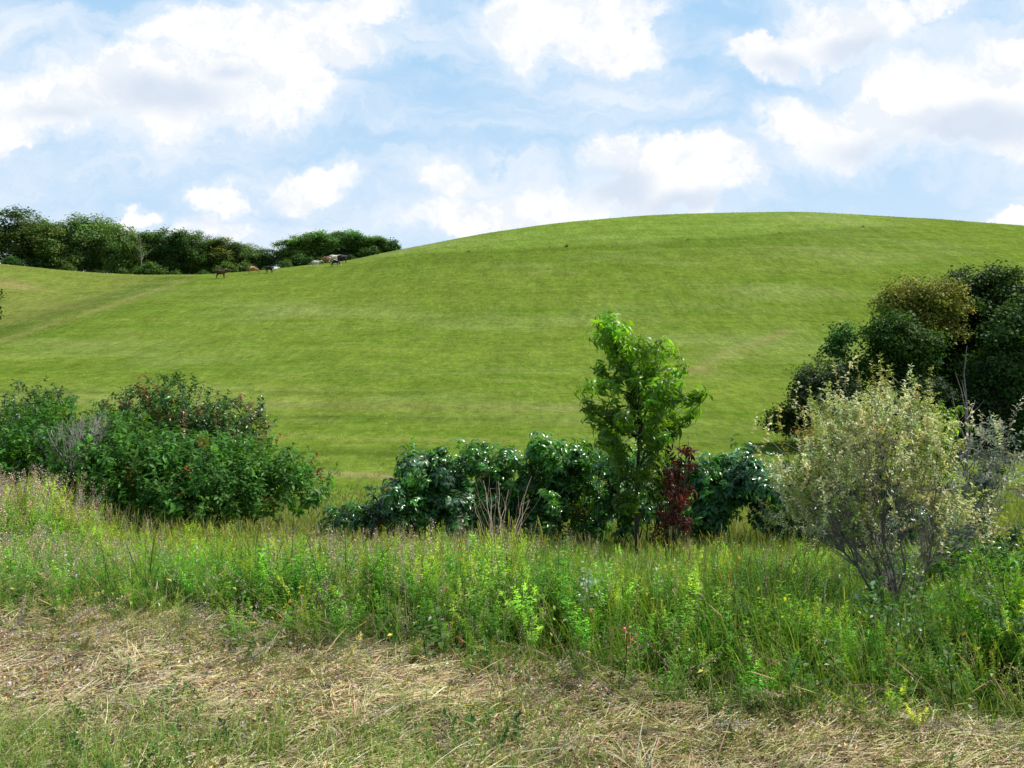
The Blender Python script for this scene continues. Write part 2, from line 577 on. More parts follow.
def goldenrod(acc, rng, h=1., n=60, leaf=.11, top=1.0, feather=False):
    lean = rng.normal(0, .05, 2)
    P = np.array([[lean[0] * t ** 2 * 2, lean[1] * t ** 2 * 2, t * h] for t in np.linspace(0, 1, 6)])
    tube(acc, P, np.linspace(.006, .002, 6), (.75, .9, .7), 3)
    t = np.sort(rng.uniform(.12, 1, n) ** .8)
    O = np.stack([np.interp(t, np.linspace(0, 1, 6), P[:, k]) for k in range(3)], -1)
    az = np.arange(n) * 2.4 + rng.normal(0, .3, n)
    el = .5 - .3 * (1 - t) + rng.normal(0, .25, n)
    X = np.stack([np.cos(az) * np.cos(el), np.sin(az) * np.cos(el), np.sin(el)], -1)
    S = leaf * (1.15 - .65 * t) * rng.uniform(.7, 1.25, n)
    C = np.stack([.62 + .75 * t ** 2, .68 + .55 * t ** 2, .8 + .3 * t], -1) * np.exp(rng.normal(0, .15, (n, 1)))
    if not feather:
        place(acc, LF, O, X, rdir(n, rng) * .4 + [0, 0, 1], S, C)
    else:
        for k in range(-2, 3):
            a2 = az + k * .38
            X2 = np.stack([np.cos(a2) * np.cos(el), np.sin(a2) * np.cos(el), np.sin(el) + rng.normal(0, .12, n)], -1)
            O2 = O + X * (S * (.45 - .12 * abs(k)))[:, None]
            place(acc, LOB, O2, X2, rdir(n, rng) * .4 + [0, 0, 1], S * (.75 - .12 * abs(k)), C)
    if top:
        m = 26
        tt = rng.uniform(.82, 1.06, m)
        O = np.stack([P[-1, 0] + rng.normal(0, .012, m), P[-1, 1] + rng.normal(0, .012, m), tt * h], -1)
        X = rdir(m, rng) * .6 + [0, 0, 1.1]
        place(acc, LFN, O, X, rdir(m, rng), .045 * rng.uniform(.6, 1.3, m), np.array([[1.75, 1.5, 1.2]]) * np.exp(rng.normal(0, .1, (m, 1))))


def seedhead(acc, rng, h=1., spread=.06, n=34, airy=True):
    lean = rng.normal(0, .1, 2)
    ts = np.linspace(0, 1, 6)
    P = np.stack([lean[0] * ts ** 2, lean[1] * ts ** 2, ts * h], -1)
    tube(acc, P, np.linspace(.0028, .0014, 6), (.8, .95, .5), 3)
    if airy:
        t = rng.uniform(.62, 1.03, n)
        O = np.stack([lean[0] * t ** 2, lean[1] * t ** 2, t * h], -1) + rdir(n, rng) * (spread * (1.15 - (t - .6) * 1.8))[:, None] * [[1, 1, .5]]
        place(acc, QUAD, O, rdir(n, rng) + [0, 0, .6], rdir(n, rng), .017 * rng.uniform(.6, 1.4, n), np.array([[1.3, 1.0, 1.5]]) * np.exp(rng.normal(0, .2, (n, 1))))
    else:
        Pt = np.stack([lean[0] * t0 ** 2 * np.ones(1) for t0 in ()]) if False else None
        tt = np.linspace(.86, 1.06, 5)
        PP = np.stack([lean[0] * tt ** 2, lean[1] * tt ** 2, tt * h], -1)
        tube(acc, PP, np.array([.002, .006, .0065, .005, .001]), (1.5, 1.2, 1.1), 4)
    k = 5
    base = np.zeros((k, 3))
    c = np.tile([[.8, 1., .5]], (k, 1))
    blades(acc, base, h * rng.uniform(.4, .8, k), np.full(k, .007), rng.uniform(0, 6.28, k), rng.uniform(.1, .3, k), rng.uniform(.1, .6, k), c * .8, c, 3)


def broad(acc, rng, h=.5, n=16, leaf=.13):
    P = curve((0, 0, 0), (rng.normal(0, .04), rng.normal(0, .04), h), .06, 5, rng)
    tube(acc, P, np.linspace(.007, .003, 5), (.8, .8, .7), 4)
    t = np.linspace(.25, 1, n)
    O = np.stack([np.interp(t, np.linspace(0, 1, 5), P[:, k]) for k in range(3)], -1)
    az = np.arange(n) * 2.4; el = .35 + .4 * t + rng.normal(0, .2, n)
    X = np.stack([np.cos(az) * np.cos(el), np.sin(az) * np.cos(el), np.sin(el)], -1)
    place(acc, LFB, O, X, rdir(n, rng) * .3 + [0, 0, 1], leaf * rng.uniform(.6, 1.2, n) * (1.1 - .4 * t), np.exp(rng.normal(0, .12, (n, 1))) * np.array([[1, 1, 1.]]))


def inst(acc, protos, base, S, col, tilt=.13, rng=RG, zs=None):
    N = len(base)
    which = rng.integers(0, len(protos), N)
    az = rng.uniform(0, 6.28, N)
    Z = nrm(np.stack([rng.normal(0, 1, N) * tilt, rng.normal(0, 1, N) * tilt, np.ones(N)], -1))
    X = np.stack([np.cos(az), np.sin(az), az * 0], -1)
    X = nrm(X - (X * Z).sum(-1, keepdims=True) * Z)
    for k, p in enumerate(protos):
        m = which == k
        place(acc, p, base[m], X[m], Z[m], S[m], col[m])


rp = np.random.default_rng(3)


def clumpy(acc, rng, stems=4, n=42, leaf=.10, top=1, feather=False, lean=.24):
    """several leafy stems fanning out of one foot"""
    for k in range(stems):
        V, Q, C = proto(goldenrod, rng, 1., n, leaf * rng.uniform(.75, 1.25), top, feather)
        az = k * 6.28 / stems + rng.normal(0, .4); sc = rng.uniform(.6, 1.05)
        V = V * [1, 1, sc]
        b = lean * rng.uniform(.3, 1.3)
        V = V + (V[:, 2:3] ** 1.5) * b * np.array([[math.cos(az), math.sin(az), -.25]]) + np.array([math.cos(az), math.sin(az), 0]) * rng.uniform(.01, .06)
        acc.add(V, Q, C * rng.uniform(.8, 1.2))


P_gold = [proto(clumpy, rp, 4, 46, .105) for _ in range(8)]
P_feath = [proto(clumpy, rp, 3, 26, .14, 0, True, .34) for _ in range(6)]
P_leafy = [proto(clumpy, rp, 4, 40, .13, 0, False, .34) for _ in range(6)]
P_wilt = [proto(goldenrod, rp, 1., 60, .06, 0) for _ in range(5)]
P_airy = [proto(seedhead, rp, 1., .06, 50, True) for _ in range(6)]
P_spike = [proto(seedhead, rp, 1., .06, 30, False) for _ in range(6)]
P_broad = [proto(broad, rp) for _ in range(4)]


def weed_points(n, depth=5.5, off=.0, rng=RG):
    n = int(n * 1.22)
    x = rng.uniform(-8.5, 9.5, n * 3)
    e = edge(x)
    y = e + off + rng.random(n * 3) ** 1.0 * depth
    k = inview(x, y, 2.0)
    x, y = x[k][:n], y[k][:n]
    return x, y, y - edge(x)


def hgt(x, y, d):
    """weed stand height"""
    h = .20 + .24 * sm(.0, .75, d) + .02 * sm(2.5, 5, d)
    h = h * (1 + .3 * wob(x, y, 1.7, 5, 6) + .15 * wob(x, y, 5, 5, 16))
    h *= 1 - .3 * np.exp(-((x - .17 * y + .3) / .55) ** 2) * sm(.8, 1.6, d)
    h *= 1 - .22 * sm(.3, 2.2, x) * (1 - sm(3, 5, d)) 
    h += .2 * sm(-4.2, -5.2, x) * sm(2, 3.5, d)
    h *= 1 - .62 * np.exp(-((x / y - .435) / .085) ** 2) * sm(3.9, 4.5, y) * (1 - sm(6.2, 7, y))
    h *= 1 - .3 * sm(6, 8.5, y) * sm(-4.6, -4.0, x)
    return h


def patch(x, y):
    """patchy stands: -1 leafy hollow .. 1 tall yellow tops"""
    return np.clip(1.6 * wob(x, y, 1.35, 6, 31) + .8 * wob(x, y, 3.4, 5, 36), -1, 1)


def pxof(x, y):
    return 512 + F * x / y


def weeds():
    # --- yellow-green leafy weeds
    x, y, d = weed_points(3100)
    px = pxof(x, y)
    dens = np.interp(px, [0, 120, 330, 430, 560, 640, 800, 1024], [.55, 1, .8, .75, .5, .3, .28, .5])
    k = RG.random(len(x)) < dens * (.62 + .38 * patch(x, y))
    x, y, d = x[k], y[k], d[k]
    b = np.stack([x, y, H(x, y)], -1)
    acc = Acc()
    c = cvar((.28, .43, .05), len(x), .24) * (1 + .22 * patch(x, y)[:, None])
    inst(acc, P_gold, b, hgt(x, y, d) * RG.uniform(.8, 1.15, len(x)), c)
    tag(acc.build('weed_stand', M_weed), 'stand of yellow-green leafy weeds along the edge of the mown verge', 'weeds', kind='stuff')
    # --- darker lower plants
    acc = Acc()
    x, y, d = weed_points(4300, 4.6)
    b = np.stack([x, y, H(x, y)], -1)
    k = RG.random(len(x)) < .68 - .4 * patch(x, y)
    b, x, y, d = b[k], x[k], y[k], d[k]
    c = cvar((.165, .40, .038), len(x), .3)
    h = hgt(x, y, d) * RG.uniform(.6, 1.05, len(x))
    m = RG.random(len(x)) < .5
    inst(acc, P_feath, b[m], h[m], c[m], .15)
    inst(acc, P_leafy, b[~m], h[~m], c[~m], .12)
    x, y, d = weed_points(300, 2.6, .0)
    kk = pxof(x, y) > 380
    x, y, d = x[kk], y[kk], d[kk]
    b = np.stack([x, y, H(x, y)], -1)
    inst(acc, P_broad, b, RG.uniform(.25, .6, len(x)), cvar((.09, .2, .04), len(x), .2), .15)
    tag(acc.build('undergrowth', M_weed), 'dark green low undergrowth of feathery and broad leaves under the taller weeds', 'weeds', kind='stuff')
    # --- scattered pale leaves and yellow leaves
    acc = Acc()
    x, y, d = weed_points(2600, 4.5)
    N = len(x)
    b = np.stack([x, y, H(x, y) + hgt(x, y, d) * RG.uniform(.35, 1., N)], -1)
    c = cvar((.55, .62, .5), N, .2); m = RG.random(N) < .45; c[m] = cvar((.62, .60, .10), m.sum(), .2); m = RG.random(N) < .12; c[m] = cvar((.45, .2, .08), m.sum(), .2)
    place(acc, leaf_t(.5, .2, .4, 2), b, rdir(N) + [0, -.3, 0], rdir(N) * .5 + [.2, -.2, 1], RG.uniform(.013, .032, N), c)
    tag(acc.build('pale_weed_leaves', M_weed), 'scattered pale and yellowing leaves among the tall weeds', 'weeds', kind='stuff')
    # --- long grass
    acc = Acc()
    x, y, d = weed_points(125000, 6.5)
    px = pxof(x, y)
    dens = np.interp(px, [0, 300, 480, 640, 800, 1024], [.08, .08, .15, .5, .6, .4])
    k = RG.random(len(x)) < dens * (.8 + .4 * patch(y, x))
    x, y, d = x[k], y[k], d[k]
    N = len(x)
    b = np.stack([x, y, H(x, y)], -1)
    h = hgt(x, y, d) * RG.uniform(.45, 1.1, N)
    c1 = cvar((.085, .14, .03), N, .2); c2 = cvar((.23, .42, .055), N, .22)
    yel = RG.random(N) < .2
    c2[yel] = cvar((.38, .47, .10), yel.sum(), .15)
    tan = RG.random(N) < .04
    c2[tan] = cvar((.4, .34, .2), tan.sum(), .12); c1[tan] = cvar((.25, .2, .1), tan.sum(), .12)
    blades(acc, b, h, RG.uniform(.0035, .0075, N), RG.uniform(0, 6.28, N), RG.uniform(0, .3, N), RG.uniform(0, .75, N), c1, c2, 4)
    tag(acc.build('long_grass', M_grass), 'long unmown green grass growing between the verge and the bushes', 'grass', kind='stuff')
    # --- airy tan purple seed heads, left and middle
    acc = Acc()
    x, y, d = weed_points(6200, 6)
    px = pxof(x, y)
    dens = np.interp(px, [0, 90, 150, 260, 320, 430, 520, 640, 760, 1024], [1, .9, .35, .25, .8, .6, .35, .2, .1, .1])
    k = RG.random(len(x)) < dens * (.75 + .5 * patch(y + 3, x))
    x, y, d = x[k], y[k], d[k]
    b = np.stack([x, y, H(x, y)], -1)
    inst(acc, P_airy, b, (hgt(x, y, d) * RG.uniform(.8, 1.22, len(x))), cvar((.48, .44, .27), len(x), .2), .12)
    tag(acc.build('seed_grass', M_dry), 'tan and purplish haze of airy grass seed heads at the left of the weeds', 'grass', kind='stuff')
    # --- spiky yellow seed heads, right
    acc = Acc()
    x, y, d = weed_points(4600, 5.5, .2)
    px = pxof(x, y)
    dens = np.interp(px, [0, 100, 200, 350, 500, 640, 800, 1024], [.1, .25, .6, .35, .35, .6, .7, .35])
    k = RG.random(len(x)) < dens
    x, y, d = x[k], y[k], d[k]
    b = np.stack([x, y, H(x, y)], -1)
    inst(acc, P_spike, b, (hgt(x, y, d) * RG.uniform(.8, 1.2, len(x))), cvar((.33, .40, .10), len(x), .18), .12)
    tag(acc.build('foxtail_grass', M_grass), 'yellow-green grass with narrow spiked seed heads right of the sapling', 'grass', kind='stuff')


weeds()


# ------------------------------------------------------------------ mown verge
def verge():
    # straw
    acc = Acc()
    N = 78000
    x = RG.uniform(-3.4, 4.2, N * 2); y = RG.uniform(2.7, 5.4, N * 2)
    d = y - edge(x)
    k = (d < .3) & inview(x, y, .5)
    x, y = x[k][:N], y[k][:N]; N = len(x)
    px = pxof(x, y)
    L_ = RG.uniform(.02, .14, N) * (1 + 1.0 * (RG.random(N) < .12))
    az = RG.normal(0, .7, N) + .35 * wob(x, y, 3, 5, 12)
    pitch = np.abs(RG.normal(0, .22, N))
    nb = 900
    bx, by, ba = RG.uniform(-3, 3.8, nb), RG.uniform(2.8, 5.2, nb), RG.normal(0, .8, nb)
    bi = RG.integers(0, nb, N); inb = RG.random(N) < .6
    tx = bx[bi] + RG.normal(0, .09, N) * np.cos(ba[bi]) - RG.normal(0, .022, N) * np.sin(ba[bi]); ty = by[bi] + RG.normal(0, .09, N) * np.sin(ba[bi]) + RG.normal(0, .022, N) * np.cos(ba[bi])
    okb = inb & (ty < edge(tx) + .2)
    x = np.where(okb, tx, x); y = np.where(okb, ty, y); az = np.where(okb, ba[bi] + RG.normal(0, .16, N), az); px = pxof(x, y)
    L_ = np.where(okb, L_ * .95, L_ * .6)
    heap = .02 + .045 * np.clip(wob(x, y * 1.6, 3.5, 5, 21) + .35, 0, 1.3) + .05 * sm(2.5, 4.5, px / 200) * .3
    P0 = np.stack([x, y, H(x, y) + RG.random(N) * heap], -1)
    D = np.stack([np.cos(az) * np.cos(pitch), np.sin(az) * np.cos(pitch), np.sin(pitch)], -1)
    strip = leaf_t(1, .0, .12, 2)
    Vt = np.array([(0, -.5, 0), (0, .5, 0), (.33, -.5, .05), (.33, .5, .05), (.66, -.45, .04), (.66, .45, .04), (1, -.2, -.02), (1, .2, -.02)])
    Qt = np.array([(0, 1, 3, 2), (2, 3, 5, 4), (4, 5, 7, 6)])
    c = cvar((.92, .76, .44), N, .22, hue=.05)
    gr = RG.random(N) < .3
    c[gr] = cvar((.62, .50, .36), gr.sum(), .35)
    rd = RG.random(N) < np.interp(px, [0, 300, 700, 1024], [.16, .16, .25, .12])
    c[rd] = cvar((.62, .42, .27), rd.sum(), .22)
    gn = RG.random(N) < np.interp(px, [0, 400, 700, 1024], [.34, .22, .25, .3])
    c[gn] = cvar((.52, .54, .2), gn.sum(), .22)
    c = c * (1 + .28 * np.clip(1.5 * wob(x, y * 1.5, 4, 5, 28), -1, 1))[:, None]
    # anisotropic scale: length vs width
    Z = nrm(rdir(N) * .5 + [0, 0, 1]); X = nrm(D); Z = nrm(Z - (Z * X).sum(-1, keepdims=True) * X); Yv = np.cross(Z, X)
    wdt = RG.uniform(.002, .0048, N)
    W = P0[:, None] + Vt[None, :, 0:1] * (L_[:, None] * X)[:, None] + Vt[None, :, 1:2] * (wdt[:, None] * Yv)[:, None] + Vt[None, :, 2:3] * (L_[:, None] * Z)[:, None]
    QQ = (Qt[None] + (np.arange(N) * 8)[:, None, None]).reshape(-1, 4)
    acc.add(W.reshape(-1, 3), QQ, np.repeat(c, 8, 0))
    # crumpled dry leaves and chaff
    N = 38000
    x = RG.uniform(-3.4, 4.2, N * 2); y = RG.uniform(2.7, 5.4, N * 2)
    d = y - edge(x)
    k = (d < .2) & inview(x, y, .5) & (wob(x, y, 4, 5, 15) > -.3)
    x, y = x[k][:N], y[k][:N]; N = len(x)
    P0 = np.stack([x, y, H(x, y) + RG.random(N) * .05], -1)
    c = cvar((.56, .42, .25), N, .5, hue=.08)
    gy = RG.random(N) < np.interp(pxof(x, y), [0, 350, 600], [.4, .3, .1])
    c[gy] = cvar((.5, .44, .42), gy.sum(), .25)
    place(acc, leaf_t(.5, .5, .9, 2), P0, rdir(N) * [1, 1, .5], rdir(N) + [0, 0, .6], RG.uniform(.008, .03, N), c)
    tag(acc.build('mown_hay', M_dry), 'flattened dry straw and leaf litter covering the mown verge', 'dry grass', kind='stuff')
    # green short regrowth
    acc = Acc()
    N = 95000
    x = RG.uniform(-3.4, 4.2, N); y = RG.uniform(2.7, 5.2, N)
    d = edge(x) - y
    px = pxof(x, y); py = 320 + F * EYE / y
    dens = np.interp(px, [0, 60, 300, 520, 640, 1024], [.85, .6, .5, .4, .05, .02]) * sm(712, 748, py + 22 * wob(x, y, 6, 5, 3))
    dens = dens + .12 * (wob(x, y, 5, 5, 17) > .35) + .015
    k = (RG.random(N) < dens * (1 + .8 * wob(x, y, 7, 5, 19))) & (d > -.1) & inview(x, y, .5)
    x, y = x[k], y[k]; N = len(x)
    b = np.stack([x, y, H(x, y)], -1)
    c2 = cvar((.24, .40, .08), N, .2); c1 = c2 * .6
    yel = RG.random(N) < .25
    c2[yel] = cvar((.5, .5, .2), yel.sum(), .15)
    blades(acc, b, RG.uniform(.04, .16, N), RG.uniform(.003, .006, N), RG.uniform(0, 6.28, N), RG.uniform(.1, .7, N), RG.uniform(0, .8, N), c1, c2, 4)
    # small clover like rosettes
    k = RG.random(900) < 1
    x = RG.uniform(-3.2, 3.6, 900); y = RG.uniform(3, 5, 900)
    k = (y < edge(x)) & (wob(x, y, 4, 5, 23) > .2)
    x, y = x[k], y[k]
    b = np.stack([x, y, H(x, y)], -1)
    inst(acc, P_broad, b, RG.uniform(.12, .3, len(x)), cvar((.09, .2, .05), len(x), .2), .5)
    tag(acc.build('short_grass', M_grass), 'short fresh green grass regrowing through the straw in the foreground', 'grass', kind='stuff')
    # lodged weeds lying over at the edge of the cut
    acc = Acc()
    N = 900
    x = RG.uniform(-3.6, 4, N); y = edge(x) + RG.uniform(-.45, .35, N)
    b = np.stack([x, y, H(x, y) + .02], -1)
    pr = P_wilt + P_airy + P_spike
    which = RG.integers(0, len(pr), N)
    az = RG.normal(-.9, .9, N) + math.pi * (RG.random(N) < .35)
    Z = nrm(np.stack([np.cos(az), np.sin(az) * .8 - .25, RG.uniform(.12, .7, N)], -1))
    X = nrm(np.cross(Z, rdir(N)))
    c = cvar((.36, .38, .11), N, .2)
    dr = RG.random(N) < .5
    c[dr] = cvar((.42, .37, .24), dr.sum(), .2, hue=.04)
    for i, p in enumerate(pr):
        m = which == i
        place(acc, p, b[m], X[m], Z[m], RG.uniform(.25, .5, m.sum()), c[m])
    tag(acc.build('lodged_weeds', M_dry), 'pale wilted weeds bent over onto the straw along the cut edge', 'weeds', kind='stuff')


verge()


# ------------------------------------------------------------------ bushes and trees
def lobe(px, py, Y, rx, ry, rd=None):
    c = at(px, py, Y)
    return c, np.array([rx * Y / F, (rd if rd is not None else rx * Y / F), ry * Y / F])


def sample_lobes(lobes, n, rng, power=.4, zmin=None):
    vol = np.array([l[1].prod() ** .67 for l in lobes]); vol /= vol.sum()
    out, nor = [], []
    for (c, r), f in zip(lobes, vol):
        k = max(3, int(n * f))
        d = rdir(k, rng)
        rr = rng.random(k) ** power
        rr = rr * (1 + .13 * np.sin(d[:, 0] * 5 + c[0] * 3) + .11 * np.sin(d[:, 2] * 7 + c[2] * 5) + .1 * np.sin(d[:, 1] * 6 + d[:, 0] * 4))
        p = c + d * rr[:, None] * r
        out.append(p); nor.append(nrm(d / r))
    P, Nn = np.concatenate(out), np.concatenate(nor)
    g = H(P[:, 0], P[:, 1])
    k = P[:, 2] > g + (zmin or .08)
    return P[k], Nn[k]


def skeleton(acc, base, tips, n_main, r0, col, rng, trunk_to=None, sides=5, rt=.25, fork=.15, sag=.08, nmax=400):
    """trunk, main limbs and twigs reaching the tips"""
    base = np.asarray(base, float)
    seeds = tips[rng.choice(len(tips), min(n_main, len(tips)), replace=False)]
    for _ in range(4):
        a = np.argmin(((tips[:, None] - seeds[None]) ** 2).sum(-1), 1)
        seeds = np.array([tips[a == i].mean(0) if (a == i).any() else seeds[i] for i in range(len(seeds))])
    top = trunk_to if trunk_to is not None else None
    if top is not None:
        T = curve(base, top, .04, 9, rng)
        tube(acc, T, np.linspace(r0, r0 * rt, 9), col, sides + 2)
    for i, s in enumerate(seeds):
        if top is not None:
            hfrac = np.clip((s[2] - base[2]) / max(top[2] - base[2], .01) - .25 - rng.random() * .15, fork, .93)
            k = hfrac * 8; k0 = int(k); st = T[k0] + (T[min(k0 + 1, 8)] - T[k0]) * (k - k0)
            rr = r0 * (1 - (1 - rt) * hfrac) * .55
        else:
            st = base + rng.normal(0, 1, 3) * [r0 * 2, r0 * 2, 0]; rr = r0 * .8
        M = curve(st, s, sag, 8, rng, up=-.05)
        tube(acc, M, np.linspace(rr, rr * .3, 8), col, sides)
        mt = tips[a == i]
        if len(mt) > nmax / len(seeds):
            mt = mt[rng.choice(len(mt), int(nmax / len(seeds)), replace=False)]
        for t in mt:
            q = int(rng.integers(3, 8))
            tube(acc, curve(M[q], t, sag, 5, rng), np.linspace(rr * .28, rr * .09, 5), col, 3 if r0 < .1 else 4)


def rosette(acc, rng, n=8, L=.3, leaflet=.09, pairs=5):
    """whorl of drooping pinnate leaves"""
    for i in range(n):
        az = i * 2.4 + rng.normal(0, .2); el = rng.uniform(-.1, 1.15)
        t = np.linspace(0, 1, 6)
        l = L * rng.uniform(.7, 1.15)
        hx = l * t * math.cos(el); hz = l * (t * math.sin(el) - .32 * t ** 2)
        P = np.stack([np.cos(az) * hx, np.sin(az) * hx, hz], -1)
        tube(acc, P, np.linspace(.004, .0015, 6), (1.6, .9, .8), 3)
        tt = np.linspace(.25, 1, pairs)
        O = np.stack([np.interp(tt, t, P[:, k]) for k in range(3)], -1)
        out = np.array([math.cos(az), math.sin(az), -.3])
        sd = np.array([-math.sin(az), math.cos(az), 0])
        for sgn in (-1, 1):
            X = out * .55 + sd * sgn * 1.0 + rng.normal(0, .15, (pairs, 3))
            X[:, 2] -= rng.uniform(-.5, .55)
            place(acc, LFS, O, X, np.tile([0, 0, 1.], (pairs, 1)) + rng.normal(0, .55, (pairs, 3)), leaflet * rng.uniform(.8, 1.2, pairs), np.exp(rng.normal(0, .12, (pairs, 1))) * np.ones((1, 3)))
        place(acc, LFS, O[-1:], np.array([out]), np.array([[0, 0, 1.]]), leaflet, np.ones((1, 3)))


# --- leaf-sprig prototype for trees and other shrubs
def sprig(acc, rng, n=12, L=.3, leaf=.08, tm=None, droop=.2, twig=True):
    P = curve((0, 0, 0), (rng.normal(0, .05) * L, rng.normal(0, .05) * L, L), .1, 4, rng)
    if twig:
        tube(acc, P, np.linspace(.003, .001, 4) * (L / .3), (.7, .6, .5), 3)
    t = rng.uniform(.1, 1, n)
    O = np.stack([np.interp(t, np.linspace(0, 1, 4), P[:, k]) for k in range(3)], -1)
    az = np.arange(n) * 2.4; el = rng.uniform(-.3, 1.0, n) - droop
    X = np.stack([np.cos(az) * np.cos(el), np.sin(az) * np.cos(el), np.sin(el)], -1)
    place(acc, tm or LFB, O, X, rdir(n, rng) * .6 + [0, 0, 1], leaf * rng.uniform(.6, 1.25, n), np.exp(rng.normal(0, .15, (n, 1))) * np.ones((1, 3)))


LFS = leaf_t(.40, .22, .4, 3, .85)
P_ros = [proto(rosette, rp, 8, .26, .15, 3) for _ in range(5)]
P_bl = [proto(lambda a, g: sprig(a, g, 12, .26, .17, leaf_t(.42, .18, .5, 3, .85), .1), rp) for _ in range(4)]
P_mid = P_ros[:3] + P_bl
P_mid = [(p[0], p[1], p[2] * np.repeat(np.exp(np.random.default_rng(8 + i_).normal(0, .3, (len(p[2]) // 12 + 1, 1))), 12, 0)[:len(p[2])]) for i_, p in enumerate(P_mid)]
P_dome = [proto(lambda a, g: sprig(a, g, 16, .28, .1, leaf_t(.42, .15, .35, 2)), rp) for _ in range(5)]


def bush(name, label, cat, base_xy, lobes, n, seed, col, mat=None, leafscale=1., protos=None, group=None, stemcol=(.09, .07, .05),
         accent=None, power=.45, nmain=9, r0=.02, jitter=.27, huev=.08):
    rng = np.random.default_rng(seed)
    bx, by = base_xy
    base = np.array([bx, by, float(H(bx, by))])
    root = empty(name, base); tag(root, label, cat, group)
    P, Nn = sample_lobes(lobes, n, rng, power)
    st = Acc()
    sub = P[rng.choice(len(P), min(len(P), 160), replace=False)]
    skeleton(st, base - [0, 0, .05], sub, nmain, r0, stemcol, rng, sag=.1)
    st.build('stems', M_bark, root, base)
    acc = Acc()
    Z = nrm(Nn * .6 + [0, 0, .9] + rng.normal(0, .25, P.shape))
    X = nrm(np.cross(Z, rdir(len(P), rng)))
    c = cvar(col, len(P), jitter, rng, huev)
    if accent is not None:
        m = rng.random(len(P)) < accent[1]
        c[m] = cvar(accent[0], m.sum(), .2, rng)
    pr = protos or P_ros
    which = rng.integers(0, len(pr), len(P))
    S = leafscale * rng.uniform(.75, 1.2, len(P))
    for i, p in enumerate(pr):
        m = which == i
        place(acc, p, P[m], X[m], Z[m], S[m], c[m])
    acc.build('foliage', mat or M_sumac, root, base)
    return root


P_small = [proto(sprig, rp, 14, .3, .075, leaf_t(.4, .15, .3, 2)) for _ in range(5)]
P_peach = [proto(sprig, rp, 13, .3, .165, leaf_t(.27, .2, .9, 4, .85), .4) for _ in range(6)]
P_silv = [proto(sprig, rp, 26, .26, .036, leaf_t(.42, .2, .25, 2), -.1) for _ in range(5)]

SG = 'glossy dark green sumac bushes in the middle distance'
# left group
bush('sumac_bush', 'large rounded dark green dome-shaped bush with reddish tints, tallest of the left bushes', 'bush',
     (at(185, 480, 14.5)[0], 14.5),
     [lobe(182, 432, 14.5, 76, 46, 1.1), lobe(218, 446, 14.2, 54, 38, .9), lobe(150, 420, 14.8, 42, 32, .8), lobe(190, 455, 14.0, 62, 34, .9)],
     1250, 21, (.048, .13, .022), leafscale=.8, group=SG, accent=((.17, .10, .025), .16), protos=P_dome, power=.4)
bush('leafy_bush', 'bright mid green leafy bush spreading low in front of the dark dome at the left', 'bush',
     (at(215, 500, 12.0)[0], 12.0),
     [lobe(235, 482, 12.0, 66, 30, .8), lobe(150, 478, 12.2, 58, 36, .8), lobe(292, 493, 11.8, 34, 24, .5), lobe(200, 505, 11.6, 90, 24, .6), lobe(190, 470, 12.6, 40, 22, .6)],
     1300, 22, (.088, .225, .04), mat=M_weed, protos=P_small + P_dome[:2], leafscale=1.1, accent=((.28, .14, .04), .02))
bush('leafy_bush', 'green leafy bush at the left edge below the dead grey brushwood', 'bush',
     (at(80, 500, 12.4)[0], 12.4),
     [lobe(92, 470, 12.4, 56, 38, .8), lobe(45, 450, 13.0, 48, 40, .8), lobe(20, 485, 12.6, 50, 36, .8), lobe(95, 500, 12.0, 56, 26, .7), lobe(120, 445, 12.8, 28, 20, .5)],
     950, 23, (.08, .21, .035), mat=M_weed, protos=P_small + P_dome[:2], leafscale=1.1)
bush('sumac_bush', 'dark green bush with a pointed dark top at the far left edge', 'bush',
     (at(10, 470, 15)[0], 15),
     [lobe(12, 425, 15, 42, 34, .8), lobe(48, 408, 15.2, 20, 20, .5), lobe(-60, 430, 15, 60, 40, .9), lobe(30, 440, 14.6, 40, 34, .7), lobe(10, 470, 14.6, 50, 34, .7)],
     1000, 24, (.045, .115, .026), leafscale=.66, group=SG, protos=P_dome)
